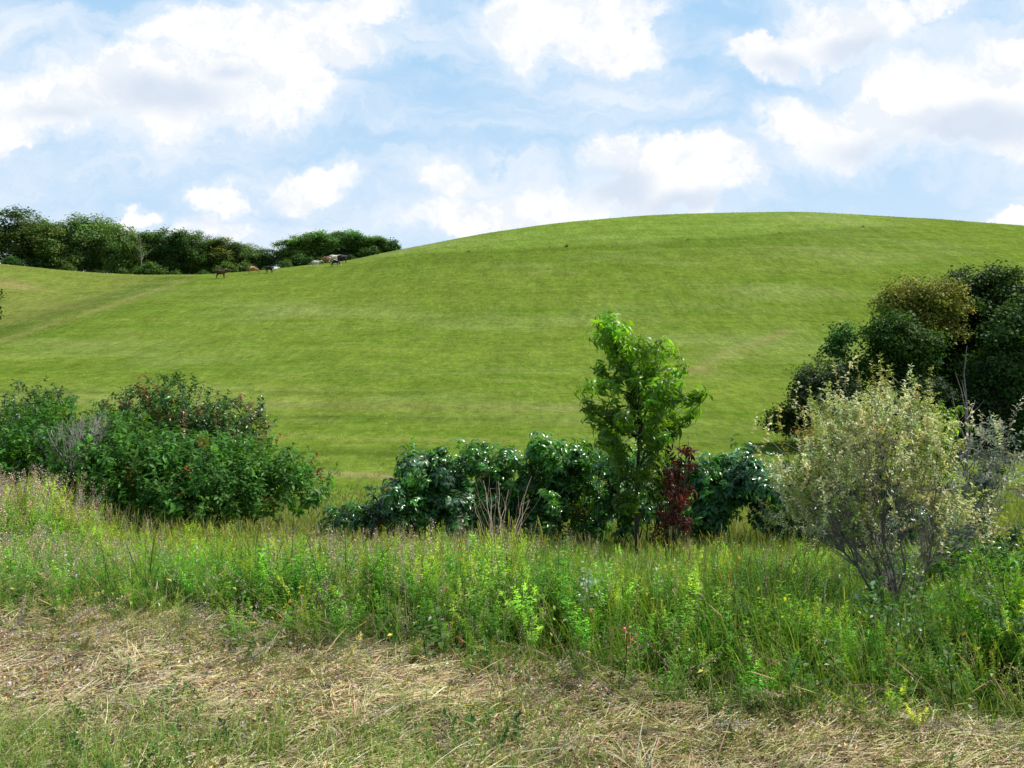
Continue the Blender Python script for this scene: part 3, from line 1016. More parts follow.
# middle row
mid = [
    ('low sumac bush with orange tinted leaves at the left end of the middle row', (352, 518, 10.4), [(345, 519, 30, 11), (385, 514, 26, 22), (395, 495, 12, 14)], 80, (.05, .15, .045), ((.42, .16, .04), .02)),
    ('sumac bush with pale shiny leaves, second from the left in the middle row', (437, 530, 10.6), [(432, 492, 34, 34), (418, 468, 18, 20), (455, 510, 40, 34), (446, 470, 16, 20), (410, 515, 24, 28)], 210, (.075, .22, .05), ((.20, .34, .22), .2)),
    ('sumac bush behind the dry stalk bundle in the middle row', (500, 530, 10.8), [(492, 484, 34, 34), (480, 460, 17, 20), (520, 508, 40, 36), (508, 462, 14, 18), (470, 510, 30, 30)], 210, (.075, .21, .045), ((.20, .34, .22), .2)),
    ('tallest green sumac bush just left of the sapling trunk', (562, 530, 10.6), [(562, 484, 38, 40), (543, 456, 18, 20), (590, 510, 42, 38), (574, 456, 16, 20), (540, 512, 30, 34)], 240, (.08, .22, .04), ((.4, .35, .04), .03)),
    ('sumac bush half hidden behind the sapling trunk and the red leaves', (640, 535, 10.2), [(640, 505, 40, 38), (622, 470, 26, 30), (660, 480, 26, 26)], 190, (.07, .2, .035), None),
    ('sumac bush with whitish shining leaves right of the red-leaved sapling', (712, 530, 10.2), [(712, 502, 36, 36), (735, 480, 22, 20), (700, 524, 36, 24), (706, 474, 16, 16)], 210, (.075, .22, .05), None),
    ('low sumac bush below the pale shrub at the right end of the middle row', (775, 535, 9.8), [(768, 503, 34, 36), (800, 515, 36, 30), (755, 480, 18, 18)], 200, (.05, .15, .058), None),
    ('dark sumac bush behind the trunk of the pale shrub', (860, 540, 9.2), [(855, 520, 46, 34), (905, 525, 42, 30)], 200, (.04, .11, .04), None),
]
for i, (lab, b, lbs, n, c, ac) in enumerate(mid):
    bush('sumac_bush', lab, 'bush', (at(b[0], b[1], b[2])[0], b[2]), [lobe(l[0], l[1], b[2] + .25 * math.sin(k_ * 2.3 + i), l[2], l[3], .5) for k_, l in enumerate(lbs)] + [lobe(b[0] + 17 * q_ + 9 * math.sin(i * 3 + q_), b[1] - 58 - 10 * math.sin(i * 1.7 + q_ * 2.6), b[2], 8, 20, .2) for q_ in (-2, -1, 0, 1, 2) if i > 0], int(n * 1.25), 40 + i, c,
         mat=M_shine, protos=P_mid, leafscale=.5, group=SG, accent=ac or ((.20, .34, .22), .2), r0=.014, power=.8, huev=.06, jitter=.3)  # pale green accent paints leaf glints into the foliage colour


# --- dead grey brushwood
def twigs(name, label, cat, base, tips, n_main, r0, col, seed, group=None, sag=.12):
    rng = np.random.default_rng(seed)
    root_o = np.array(base)
    acc = Acc()
    skeleton(acc, root_o, tips, n_main, r0, col, rng, sag=sag)
    o = acc.build(name, M_bark, None, root_o)
    return tag(o, label, cat, group)


def gpt(px, Y):
    x = at(px, 500, Y)[0]
    return np.array([x, Y, float(H(x, Y))])


rng_t = np.random.default_rng(9)
P, _ = sample_lobes([lobe(82, 432, 12.2, 42, 20, .5), lobe(95, 418, 12.4, 22, 14, .4)], 330, rng_t, .6)
twigs('dead_brush', 'tangle of bare grey dead twigs between the dark dome and the left edge bush', 'dead bush', gpt(85, 12.0), P, 12, .016, (.36, .33, .31), 31)
P = np.array([at(rng_t.uniform(462, 548), rng_t.uniform(474, 520), 9.0 + rng_t.uniform(-.3, .3)) for _ in range(34)])
twigs('dry_stalks', 'bundle of upright tan dry stalks in front of the sumac row', 'dry stalks', gpt(497, 8.6), P, 12, .009, (.46, .38, .27), 32, sag=.05)


# --- sapling
def leaf_rows(acc, path, protos, rng, step, S, col, spread=.6):
    pass


def sapling():
    rng = np.random.default_rng(77)
    Y = 8.0
    base = gpt(637, Y)
    root = empty('young_tree', base)
    tag(root, 'slender young tree with long drooping bright green leaves, standing in front of the bushes', 'tree')
    tr = Acc(); lf = Acc()
    col = (.05, .04, .03)
    T = np.array([base - [0, 0, .05], at(637, 545, Y), at(636, 500, Y), at(638, 465, Y), at(640, 425, Y), at(633, 390, Y + .05), at(622, 360, Y + .05), at(612, 338, Y), at(603, 322, Y)])
    tube(tr, T, np.array([.026, .022, .019, .017, .014, .011, .008, .005, .002]), col, 7)
    ends = [  # start index along the trunk, end px,py, depth offset
        (2, 668, 428, .1), (2, 672, 395, -.2), (3, 690, 392, .1), (3, 660, 352, .0), (3, 678, 365, .2), (4, 640, 345, -.1), (4, 650, 360, .25),
        (5, 625, 335, .15), (5, 648, 352, -.2), (6, 598, 345, .1), (6, 606, 330, -.15), (4, 600, 372, .1), (4, 596, 385, -.2), (3, 590, 402, .1), (3, 594, 412, -.15),
        (2, 602, 425, .1), (2, 608, 440, -.25), (2, 655, 440, -.3), (3, 685, 415, .25), (2, 676, 425, .2), (1, 622, 465, -.25), (2, 618, 452, .25), (1, 655, 470, .25), (1, 648, 475, -.25),
        (4, 660, 385, -.3), (5, 640, 370, .3), (3, 625, 420, -.35), (3, 655, 410, .35), (4, 672, 375, .1), (5, 618, 350, .2), (1, 630, 500, -.2)]
    O, X = [], []
    for si, ex, ey, dy in ends:
        s = T[si] + (T[si + 1] - T[si]) * rng.random()
        e = at(ex + rng.normal(0, 3), ey + rng.normal(0, 3), Y + dy)
        C = curve(s, e, .07, 9, rng, up=.1)
        tube(tr, C, np.linspace(.0085, .002, 9), col, 4)
        L = np.linalg.norm(e - s)
        for k in range(int(5 + L * 11)):
            t = rng.uniform(.3, 1); q = t * 8; q0 = int(min(q, 7))
            p = C[q0] + (C[q0 + 1] - C[q0]) * (q - q0)
            d = nrm(C[q0 + 1] - C[q0])
            O.append(p); X.append(nrm(d * .9 + rdir(1, rng)[0] * .8))
        O.append(C[-1]); X.append(nrm(C[-1] - C[-2]))
    for k in range(60):
        q = rng.uniform(3.5, 8); q0 = int(min(q, 7)); O.append(T[q0] + (T[q0 + 1] - T[q0]) * (q - q0)); X.append(nrm(rdir(1, rng)[0] + [0, 0, .5]))
    O = np.array(O); X = np.array(X)
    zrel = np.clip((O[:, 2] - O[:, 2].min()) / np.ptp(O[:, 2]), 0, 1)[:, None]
    c = cvar((.135, .26, .03), len(O), .25, rng) * (.55 + 1.1 * zrel ** 1.4)  # crown shade below and backlit top painted into the leaf colour
    which = rng.integers(0, len(P_peach), len(O))
    S = rng.uniform(.55, .95, len(O)) * .72
    for i, p in enumerate(P_peach):
        m = which == i
        # sprigs grow along +Z: use X as their Z axis
        Zx = X[m]; side = np.cross(Zx, rdir(m.sum(), rng))
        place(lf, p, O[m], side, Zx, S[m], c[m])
    tr.build('trunk', M_bark, root, base, True)
    lf.build('crown', M_sap, root, base)


sapling()


def red_sapling():
    rng = np.random.default_rng(78)
    Y = 8.15
    base = gpt(672, Y)
    root = empty('red_leaved_sapling', base)
    tag(root, 'thin sapling covered with dark red dried leaves, right beside the green sapling', 'sapling')
    tr = Acc(); lf = Acc(); O = []; X = []
    ends = [(668, 440, 0), (680, 430, .1), (686, 448, .0), (664, 468, -.1), (688, 436, .15), (672, 452, .1), (682, 490, -.1), (663, 505, 0), (684, 522, .1), (674, 462, .2), (658, 486, .1), (690, 470, .1)]
    for ex, ey, dy in ends:
        C = curve(base - [0, 0, .03] + rng.normal(0, .02, 3) * [1, 1, 0], at(ex, ey, Y + dy), .05, 8, rng)
        tube(tr, C, np.linspace(.009, .002, 8), (.07, .05, .045), 4)
        for k in range(6):
            q = rng.uniform(3.2, 7); q0 = int(min(q, 6)); O.append(C[q0] + (C[q0 + 1] - C[q0]) * (q - q0)); X.append(nrm(rdir(1, rng)[0] + [0, 0, .1]))
    O = np.array(O); X = np.array(X)
    c = cvar((.10, .03, .02), len(O), .3, rng)
    which = rng.integers(0, len(P_peach), len(O))
    for i, p in enumerate(P_peach):
        m = which == i
        place(lf, p, O[m], np.cross(X[m], rdir(m.sum(), rng)), X[m], rng.uniform(.3, .5, m.sum()), c[m])
    tr.build('stems', M_bark, root, base)
    lf.build('foliage', leaf_mat('dried_red_leaves', .55, .3, .3, (1.6, .8, .6)), root, base)


red_sapling()


def silver_shrub():
    rng = np.random.default_rng(79)
    Y = 5.4
    base = gpt(905, Y)
    root = empty('pale_shrub', base)
    tag(root, 'large airy shrub with small pale cream-green leaves and grey bare lower branches, right foreground', 'shrub')
    lb = [(830, 425, 46, 36), (868, 408, 44, 34), (905, 408, 36, 30), (845, 470, 60, 42), (905, 460, 48, 42), (800, 465, 34, 30), (930, 440, 30, 34), (860, 510, 84, 34), (945, 500, 54, 54), (800, 500, 50, 44), (880, 555, 70, 36)]
    P, Nn = sample_lobes([lobe(a, b, Y + rng.uniform(-.2, .25), c, d, .45) for a, b, c, d in lb], 900, rng, .85)
    ext = np.array([at(a, b, Y + rng.uniform(-.3, .3)) for a, b in ((1000, 430), (985, 455), (1005, 480), (970, 410), (990, 520), (779, 415), (772, 420), (765, 432), (800, 395), (838, 375), (886, 380), (918, 378), (860, 372), (900, 376), (780, 440), (953, 420), (790, 455), (775, 470))])
    P = np.concatenate([P, ext]); Nn = np.concatenate([Nn, np.tile([0, 0, 1.], (len(ext), 1))])
    tr = Acc()
    gcol = (.27, .245, .225)
    skeleton(tr, base - [0, 0, .05], P, 8, .012, gcol, rng, sag=.09, nmax=620)
    # bare lower twigs
    Pl, _ = sample_lobes([lobe(870, 530, Y, 80, 50, .5), lobe(930, 510, Y, 54, 80, .4)], 240, rng, .7)
    skeleton(tr, base - [0, 0, .05], Pl, 6, .007, (.42, .39, .37), rng, sag=.09)
    tr.build('stems', M_bark, root, base)
    lf = Acc()
    kz = rng.random(len(P)) < np.interp(P[:, 2], [.0, .6, 1.05], [.14, .42, .85])
    P, Nn = P[kz], Nn[kz]
    X = nrm(Nn * .5 + [0, 0, 1.] + rdir(len(P), rng) * .5)
    c = cvar((.74, .78, .46), len(P), .2, rng)
    g = rng.random(len(P)) < .35
    c[g] = cvar((.42, .52, .13), g.sum(), .2, rng)
    yl = rng.random(len(P)) < .02
    c[yl] = cvar((.5, .3, .05), yl.sum(), .1, rng)
    which = rng.integers(0, len(P_silv), len(P))
    for r_ in range(2):
        for i, p in enumerate(P_silv):
            m = which == i
            O = P[m] + rng.normal(0, .05 * r_, (m.sum(), 3)) - X[m] * .12
            place(lf, p, O, np.cross(X[m], rdir(m.sum(), rng)), nrm(X[m] + rdir(m.sum(), rng) * .5 * r_), rng.uniform(.5, .85, m.sum()), c[m])
    lf.build('foliage', M_silver, root, base)


silver_shrub()
# grey half-dead shrub with silvery leaves on the right edge
rng_t = np.random.default_rng(12)
Yg = 7.0
P, Nn = sample_lobes([lobe(985, 470, Yg, 30, 34, .3), lobe(1000, 445, Yg, 18, 20, .25), lobe(965, 500, Yg, 34, 40, .3)], 150, rng_t, .6)
base = gpt(948, Yg)
root = empty('grey_shrub', base)
tag(root, 'sparse grey half-dead shrub with silvery leaves at the right edge beside the pale shrub', 'shrub')
tr = Acc(); skeleton(tr, base - [0, 0, .05], P, 5, .013, (.27, .24, .23), rng_t, sag=.07); tr.build('stems', M_bark, root, base)
lf = Acc(); k = rng_t.random(len(P)) < .62; Pk = P[k]
place(lf, P_silv[0], Pk, rdir(len(Pk), rng_t), nrm(rdir(len(Pk), rng_t) + [0, 0, .5]), rng_t.uniform(.7, 1.4, len(Pk)), cvar((.42, .46, .42), len(Pk), .2, rng_t))
place(lf, P_small[1], Pk[::3], rdir(len(Pk[::3]), rng_t), nrm(rdir(len(Pk[::3]), rng_t) + [0, 0, .5]), .5, cvar((.03, .07, .03), len(Pk[::3]), .2, rng_t))
lf.build('foliage', M_silver, root, base)
bush('willow_bush', 'small yellow-green bush showing behind the top right of the pale shrub', 'bush', (at(935, 470, 9.5)[0], 9.5),
     [lobe(938, 425, 9.5, 22, 24, .3), lobe(930, 455, 9.5, 26, 30, .3)], 120, 61, (.13, .24, .04), mat=M_sap, protos=P_peach, leafscale=.45, power=.7)
bush('leafy_bush', 'dark green low plant cluster under the grey shrub at the right edge', 'bush', (at(965, 610, 6.4)[0], 6.4),
     [lobe(960, 590, 6.4, 40, 30, .3), lobe(1000, 560, 7.4, 34, 32, .4)], 110, 62, (.035, .085, .028), mat=M_sumac, protos=P_small, leafscale=.8)
bush('leafy_bush', 'fresh green low leafy clump around the foot of the pale shrub', 'bush', (at(880, 610, 5.3)[0], 5.3),
     [lobe(850, 632, 5.2, 50, 14, .2), lobe(935, 632, 5.2, 50, 18, .2), lobe(1000, 600, 5.4, 40, 40, .25)], 190, 63, (.10, .25, .04), mat=M_weed, protos=P_small, leafscale=.7, power=.7)
# bare dead sapling behind
ends = [(967, 346), (955, 372), (952, 395), (975, 400), (983, 412), (945, 412), (940, 398), (962, 380), (985, 400), (970, 420), (948, 430), (990, 430)]
P = np.array([at(a, b, 11 + .2 * math.sin(a)) for a, b in ends])
base = gpt(968, 11)
acc = Acc()
T = curve(base, P[0], .03, 9, rng_t); tube(acc, T, np.linspace(.022, .004, 9), (.3, .27, .25), 5)
for i, e in enumerate(P[1:]):
    q = 3 + (i % 5)
    C = curve(T[q] if T[q][2] < e[2] else T[2], e, .05, 7, rng_t); tube(acc, C, np.linspace(.009, .002, 7), (.3, .27, .25), 4)
tag(acc.build('dead_sapling', M_bark, None, base), 'bare grey dead sapling with thin upright twigs in front of the dark trees', 'dead tree')


# ------------------------------------------------------------------ broadleaf trees further off
def make_tree(name, label, base, lobes, ntips, per, leaf, col, seed, group=None, r0=.2, spread=1., power=.45, trunkcol=(.06, .05, .04), nmain=9,
              trunk_top=None, local=False, flat=.7):
    rng = np.random.default_rng(seed)
    base = np.asarray(base, float)
    root = empty(name, (0, 0, 0) if local else base)
    tag(root, label, 'tree', group)
    out, nor = [], []
    vol = np.array([l[1].prod() ** .67 for l in lobes]); vol /= vol.sum()
    for (c, r), f in zip(lobes, vol):
        k = max(4, int(ntips * f)); d = rdir(k, rng)
        rr = rng.random(k) ** power * (1 + .15 * np.sin(d[:, 0] * 5 + c[0]) + .12 * np.sin(d[:, 2] * 6 + c[2] * 3))
        out.append(c + d * rr[:, None] * r); nor.append(d)
    P = np.concatenate(out); Nn = np.concatenate(nor)
    tr = Acc()
    top = trunk_top if trunk_top is not None else P[np.argmax(P[:, 2])] * [1, 1, .9] + base * [0, 0, .1]
    top = np.array([P[:, 0].mean() * .6 + base[0] * .4, P[:, 1].mean() * .6 + base[1] * .4, base[2] + (P[:, 2].max() - base[2]) * .85])
    skeleton(tr, base - [0, 0, .3], P, nmain, r0, trunkcol, rng, trunk_to=top, nmax=150)
    tr.build('trunk', M_bark, root, base)
    lf = Acc()
    n = len(P)
    O = np.repeat(P, per, 0) + rng.normal(0, 1, (n * per, 3)) * spread * [1, 1, flat]
    c = np.repeat(cvar(col, n, .22, rng), per, 0) * np.exp(rng.normal(0, .15, (n * per, 1)))
    Z = nrm(np.repeat(Nn, per, 0) * .5 + [0, 0, .7] + rdir(n * per, rng) * .8)
    place(lf, QUAD, O, np.cross(Z, rdir(n * per, rng)), Z, leaf * rng.uniform(.6, 1.4, n * per), c)
    lf.build('crown', M_far, root, base)
    return root


def L3(c, r): return (np.array(c, float), np.array(r, float))


# prototypes for the far row (height about 14 m, origin at the foot)
TG = 'trees in the far tree line'
shapes = [
    [L3((0, 0, 9.5), (5, 4.6, 4.3)), L3((-3, 0, 7), (3, 3, 3)), L3((3, 1, 7.2), (3, 3, 3)), L3((0, 0, 4.5), (4.2, 4, 3))],
    [L3((0, 0, 10), (4, 4, 4)), L3((2.5, 0, 7.5), (3, 3, 3)), L3((-2.6, 0, 6.5), (3, 3, 3)), L3((0, -1, 3.6), (3.5, 3, 2.8))],
    [L3((-1, 0, 9), (4, 4, 4.2)), L3((2.5, 0, 10.2), (3, 3, 3.4)), L3((0, 0, 5.5), (4.4, 4, 3.6)), L3((0, -1, 2.6), (3.6, 3, 2.2))],
    [L3((0, 0, 10.4), (5, 4.5, 3.4)), L3((-3.6, 0, 9.0), (3, 3, 2.8)), L3((3.8, 0, 9.2), (3, 3, 2.8)), L3((1.5, 0, 3.6), (3, 2.4, 2.6)), L3((-3, 0, 2.8), (3, 2.4, 2.2))],
]
fc = [(.10, .20, .05), (.13, .21, .05), (.09, .18, .055), (.11, .22, .05)]
protos_t = [make_tree('broadleaf_tree', 'tree', (0, 0, 0), s, 170, 85, .42, fc[i], 90 + i, TG, .28, .72, local=True) for i, s in enumerate(shapes)]
words = {0: 'full rounded', 1: 'upright bushy', 2: 'uneven two-topped', 3: 'broad umbrella shaped'}
rows = [(18, 207, 0, 1.15, 228), (54, 221, 1, .95, 226), (88, 211, 2, 1.1, 232), (120, 225, 0, .8, 229), (147, 229, 1, .85, 234), (171, 226, 2, .95, 236),
        (196, 231, 0, .85, 238), (222, 236, 1, .9, 240), (243, 241, 2, .8, 242), (262, 247, 0, .62, 246),
        (292, 237, 1, .85, 246), (314, 230, 3, .9, 247), (343, 229, 3, .95, 250), (370, 235, 3, .8, 252), (390, 243, 0, .5, 253)]
names15 = ['leftmost', 'second from the left', 'third from the left', 'fourth from the left', 'fifth from the left', 'sixth from the left', 'seventh from the left',
           'eighth from the left', 'ninth from the left', 'last before the sky gap',
           'first right of the sky gap', 'second right of the gap', 'above the black cow', 'second from the right end', 'rightmost low one']
firstuse = {}


def put_tree(px, pytop, kind, wid, Y, label, hx=None):
    x = at(px, 260, Y)[0]; z = float(H(x, Y))
    h = at(px, pytop, Y)[2] - z
    if kind not in firstuse:
        o = protos_t[kind]; firstuse[kind] = 1
    else:
        o = copy_thing(protos_t[kind])
    o.location = (x, Y, z - .2)
    zs = h / (14.2 if kind != 3 else 13.9)
    o.scale = (wid * 1.32, wid * 1.15, zs)
    o.rotation_euler = (0, 0, (px * .73) % 6.28 if kind != 3 else RG.uniform(-.4, .4))
    o['label'] = label
    return o


for i, (px, pt, k, w, Y) in enumerate(rows):
    put_tree(px, pt, k, w, Y, f'{words[k]} tree in the far tree line, {names15[i]}')
back = [(300, 241, 0, .8, 258), (328, 237, 0, .8, 262), (357, 238, 2, .8, 262), (382, 243, 1, .6, 262), (-28, 212, 0, 1.2, 236), (38, 216, 2, 1.0, 244), (72, 220, 0, 1, 246), (104, 220, 1, 1, 247), (134, 230, 0, .9, 250), (160, 232, 2, .9, 250), (184, 233, 0, .9, 253), (209, 237, 2, .9, 255), (232, 243, 0, .85, 257), (250, 248, 1, .8, 258)]
bl = ['behind the first trees right of the gap', 'low behind the middle umbrella tree', 'behind the black cow tree', 'at the far right end', 'cut off by the frame', 'between the first two trees', 'between the second and third tree', 'between the third and fourth tree', 'between the fourth and fifth tree',
      'between the fifth and sixth tree', 'between the sixth and seventh tree', 'between the seventh and eighth tree', 'between the eighth and ninth tree', 'lowest, right of the ninth tree']
for (px, pt, k, w, Y), l in zip(back, bl):
    put_tree(px, pt, k, w, Y, f'{words[k]} tree in the far back row, {l}')

# low hedge-like shrubs along the foot of the far row
shp = [L3((0, 0, 1.3), (2.4, 1.8, 1.5)), L3((1.5, 0, .9), (1.8, 1.5, 1.1)), L3((-1.5, 0, 1.0), (1.8, 1.5, 1.1))]
sh = make_tree('shrub', 'shrub', (0, 0, 0), shp, 70, 50, .36, (.07, .15, .035), 120, 'shrubs under the far tree line', .08, .4, local=True)
sh['category'] = 'shrub'
spx = [12, 40, 68, 96, 122, 150, 176, 203, 228, 247, 268, 286, 300, 322, 352, 372, 392]
for i, px in enumerate(spx):
    o = sh if i == 0 else copy_thing(sh)
    Y = float(np.interp(px, [0, 200, 400], [217, 228, 243])) + 3 * math.sin(i * 2.1)
    x = at(px, 260, Y)[0]
    o.location = (x, Y, float(H(x, Y)) - .1)
    o.rotation_euler = (0, 0, i * 1.3); q = .8 + .35 * math.sin(i * 1.7); o.scale = (q * 1.1, q, q * 1.05)
    ordn = ['leftmost', 'second', 'third', 'fourth', 'fifth', 'sixth', 'seventh', 'eighth', 'ninth', 'tenth', 'eleventh', 'twelfth', 'thirteenth', 'fourteenth', 'fifteenth', 'sixteenth', 'rightmost'][i]
    o['label'] = f'low green shrub at the foot of the far trees, {ordn}' + ('' if i in (0, 16) else ' from the left')

# pale bare trunk in the row
base = np.array([at(141, 260, 224)[0], 224, 0.]); base[2] = H(base[0], base[1])
acc = Acc(); T = curve(base, at(140, 238, 224), .03, 9, rng_t); tube(acc, T, np.linspace(.2, .06, 9), (.22, .19, .15), 6)
for k in range(9):
    q = 3 + k % 6
    C = curve(T[q], T[q] + np.array([rng_t.normal(0, 1.6), rng_t.normal(0, 1.2), rng_t.uniform(1, 3)]), .06, 5, rng_t); tube(acc, C, np.linspace(.08, .02, 5), (.3, .27, .23), 4)
tag(acc.build('dead_tree', M_bark, None, base), 'pale bare dead tree trunk standing before the far tree line', 'dead tree')

# --- right hand clump, about 65 m off
RGp = 'trees and shrubs of the dark clump at the right'


def clump(name, label, px, Y, lbs, tips, per, leaf, col, seed, r0=.16, spread=.28, cat='tree', power=.42):
    x = at(px, 400, Y)[0]; base = (x, Y, float(H(x, Y)))
    o = make_tree(name, label, base, [lobe(a, b, Y + dd, rx, ry, rx * Y / F * .9) for a, b, rx, ry, dd in lbs], tips, per, leaf, col, seed, RGp, r0, spread, power)
    o['category'] = cat
    return o


clump('dark_tree', 'tall very dark green round-topped tree at the upper right of the clump', 985, 68,
      [(984, 292, 42, 28, 0), (1000, 320, 50, 34, 0), (965, 300, 26, 24, 0), (985, 365, 58, 46, 0)], 640, 56, .25, (.05, .11, .028), 201, .25, .36)
clump('olive_tree', 'tree with brownish olive yellow crown left of the tall dark tree', 918, 66,
      [(915, 297, 34, 20, 0), (942, 302, 26, 20, 0), (895, 308, 24, 16, 0), (925, 325, 36, 20, 0)], 330, 50, .2, (.19, .22, .045), 202, .18, .38)
clump('green_tree', 'mid green tree with open crown below and left of the olive crown', 893, 63,
      [(890, 335, 26, 26, 0), (905, 350, 34, 30, 0), (880, 365, 20, 24, 0), (900, 390, 34, 30, 0)], 420, 50, .21, (.085, .18, .035), 203, .16, .33)
clump('thin_tree', 'small thin tree with a narrow open crown standing left of the clump', 843, 64,
      [(843, 333, 13, 11, 0), (838, 348, 15, 11, 0), (852, 365, 15, 18, 0), (848, 390, 14, 20, 0)], 110, 40, .2, (.075, .16, .045), 204, .09, .26)
clump('round_shrub', 'round grey-green shrub at the left foot of the clump', 824, 62,
      [(822, 384, 32, 25, 0), (810, 400, 24, 22, 0), (840, 402, 26, 26, 0)], 330, 52, .18, (.085, .135, .06), 205, .09, .28, 'shrub')
clump('low_shrub', 'low dark shrub at the left tip of the clump', 786, 63.5,
      [(782, 420, 17, 13, 0), (795, 425, 18, 12, 0)], 120, 44, .18, (.035, .07, .02), 206, .06, .25, 'shrub')
clump('dark_tree', 'very dark tree filling the right edge of the clump', 1015, 61,
      [(1022, 345, 40, 40, 0), (1005, 380, 40, 44, 0), (1040, 330, 40, 36, 0), (1015, 425, 44, 26, 0)], 560, 54, .25, (.055, .12, .03), 207, .2, .36)
clump('dark_shrub', 'dark shrub in the shade at the foot of the clump behind the pale shrub', 905, 60,
      [(880, 410, 36, 28, 0), (930, 410, 44, 38, 0), (965, 420, 38, 30, 0), (1000, 425, 34, 22, 0)], 480, 50, .22, (.042, .092, .026), 208, .1, .33, 'shrub')
clump('dark_tree', 'dark tree behind the dead sapling in the middle of the clump', 950, 70,
      [(950, 345, 38, 40, 0), (935, 375, 40, 40, 0)], 420, 50, .24, (.038, .085, .024), 209, .2, .38)
# tree mostly beyond the left border
x = at(-22, 300, 95)[0]
make_tree('broadleaf_tree', 'tree of which only a few twigs show at the left border', (x, 95, float(H(x, 95))),
          [lobe(-22, 300, 95, 22, 20, 2.2), lobe(-30, 320, 95, 20, 18, 2.)], 120, 46, .25, (.05, .1, .022), 230, None, .2, .35)

# small weeds standing on the terrace line of the hill
for i, (px, py, sc, w) in enumerate(((469, 252, .7, 'leftmost, faint'), (566, 247, 1.1, 'upright thin one left of the summit'), (688, 240.5, .8, 'low dark one below the hill top'),
                                     (780, 233.5, .7, 'low one right of the hill top'), (862, 227.5, 1.0, 'rightmost, near the skyline'))):
    gx, gy = ground_at(px, py)
    b = np.array([gx, gy, float(H(gx, gy))])
    acc = Acc(); rr = np.random.default_rng(300 + i)
    for k in range(7):
        p = P_leafy[k % 5]
        place(acc, p, np.array([[rr.normal(0, .2), rr.normal(0, .2), 0]]) + b, rdir(1, rr), nrm(np.array([[rr.normal(0, .2), rr.normal(0, .2), 1.]])), np.array([.8 * sc * rr.uniform(.7, 1.2)]), np.array([[.06, .10, .03]]))
    tag(acc.build('tall_weed', M_weed, None, b), f'small dark weed on the hill terrace line, {w}', 'weed', 'weeds on the terrace line')


# ------------------------------------------------------------------ individual plants of the foreground
def plant(name, label, cat, px, py, Y, n, h, leaf, col, seed, protos=None, tilt=.2, spread=.07, mat=None, group=None):
    rr = np.random.default_rng(seed)
    x = at(px, py, Y)[0]; b = np.array([x, Y, float(H(x, Y))])
    acc = Acc()
    pr = protos or P_broad
    for k in range(n):
        place(acc, pr[k % len(pr)], b + np.array([[rr.normal(0, spread), rr.normal(0, spread), 0]]), rdir(1, rr), nrm(np.array([[rr.normal(0, tilt), rr.normal(0, tilt), 1.]])),
              np.array([h * rr.uniform(.75, 1.2)]), cvar(col, 1, .12, rr))
    return tag(acc.build(name, mat or M_sumac, None, b), label, cat, group)


BG = 'pale broad-leaved plants among the grass'
plant('broadleaf_plant', 'pale whitish broad-leaved plant at the cut edge left of the red leaves', 'plant', 596, 640, 4.75, 4, .62, .13, (.26, .36, .26), 401, group=BG)
plant('broadleaf_plant', 'pale broad-leaved plant in the grass below the pale shrub trunk', 'plant', 885, 640, 4.6, 5, .5, .13, (.17, .3, .17), 402, group=BG)
plant('broadleaf_plant', 'pale shiny broad-leaved plant in the middle of the grass below the sapling', 'plant', 745, 600, 5.4, 3, .6, .13, (.15, .27, .14), 403, group=BG)
plant('red_leaved_plant', 'low plant with orange red leaves at the edge of the straw', 'plant', 628, 670, 4.35, 2, .36, .1, (.5, .09, .03), 404, spread=.03)
plant('leafy_plant', 'fresh bright green bushy plant at the lower right edge of the photo', 'plant', 1012, 680, 4.15, 9, .55, .1, (.09, .22, .03), 405, protos=P_leafy, mat=M_weed, spread=.12)
plant('leafy_plant', 'dark green bushy weed standing out above the cut edge left of centre', 'plant', 325, 600, 5.2, 8, .62, .1, (.06, .15, .03), 406, protos=P_feath, mat=M_weed, spread=.1)
plant('leafy_plant', 'lush green feathery weed in front of the tan seed grass at the left', 'plant', 140, 590, 5.4, 8, .6, .1, (.075, .18, .03), 407, protos=P_feath, mat=M_weed, spread=.1)
plant('yellow_leaved_plant', 'small plant with a few yellow leaves low on the weed edge', 'plant', 280, 625, 5.0, 1, .3, .1, (.6, .5, .03), 408, protos=P_broad, mat=M_weed, spread=.02)


def stalk(label, pts, Ys, seed, r=.0045):
    rr = np.random.default_rng(seed)
    acc = Acc()
    a = at(*pts[0], Ys[0]); a[2] = max(a[2], float(H(a[0], a[1])))
    b = at(*pts[1], Ys[1])
    b[2] = max(b[2], float(H(b[0], b[1])) + .03)
    C = curve(a, b, .03, 7, rr)
    tube(acc, C, np.linspace(r, r * .5, 7), (.42, .34, .24), 5)
    for k in range(4):
        q = 2 + k
        tube(acc, curve(C[q], C[q] + rr.normal(0, .05, 3) + [0, 0, .04], .1, 4, rr), np.linspace(r * .5, r * .2, 4), (.42, .34, .24), 4)
    tag(acc.build('dry_stalk', M_bark, None, a), label, 'dry stalk', 'single dry stalks at the cut edge')


stalk('tan dry stalk leaning up right of centre-left at the cut edge', ((414, 700), (428, 640)), (4.0, 4.3), 501)
stalk('dry stalk standing beside the leaning tan one', ((420, 700), (436, 664)), (4.0, 4.15), 502, .0035)
stalk('brown stalk lying across the straw below the leaning stalks', ((396, 692), (440, 712)), (4.05, 3.9), 503)
stalk('straight pale stalk tilted over the straw at the centre', ((506, 676), (532, 652)), (4.3, 4.5), 504)
stalk('brown bent stalk rising out of the weeds left of centre', ((428, 640), (452, 596)), (4.7, 4.9), 505)


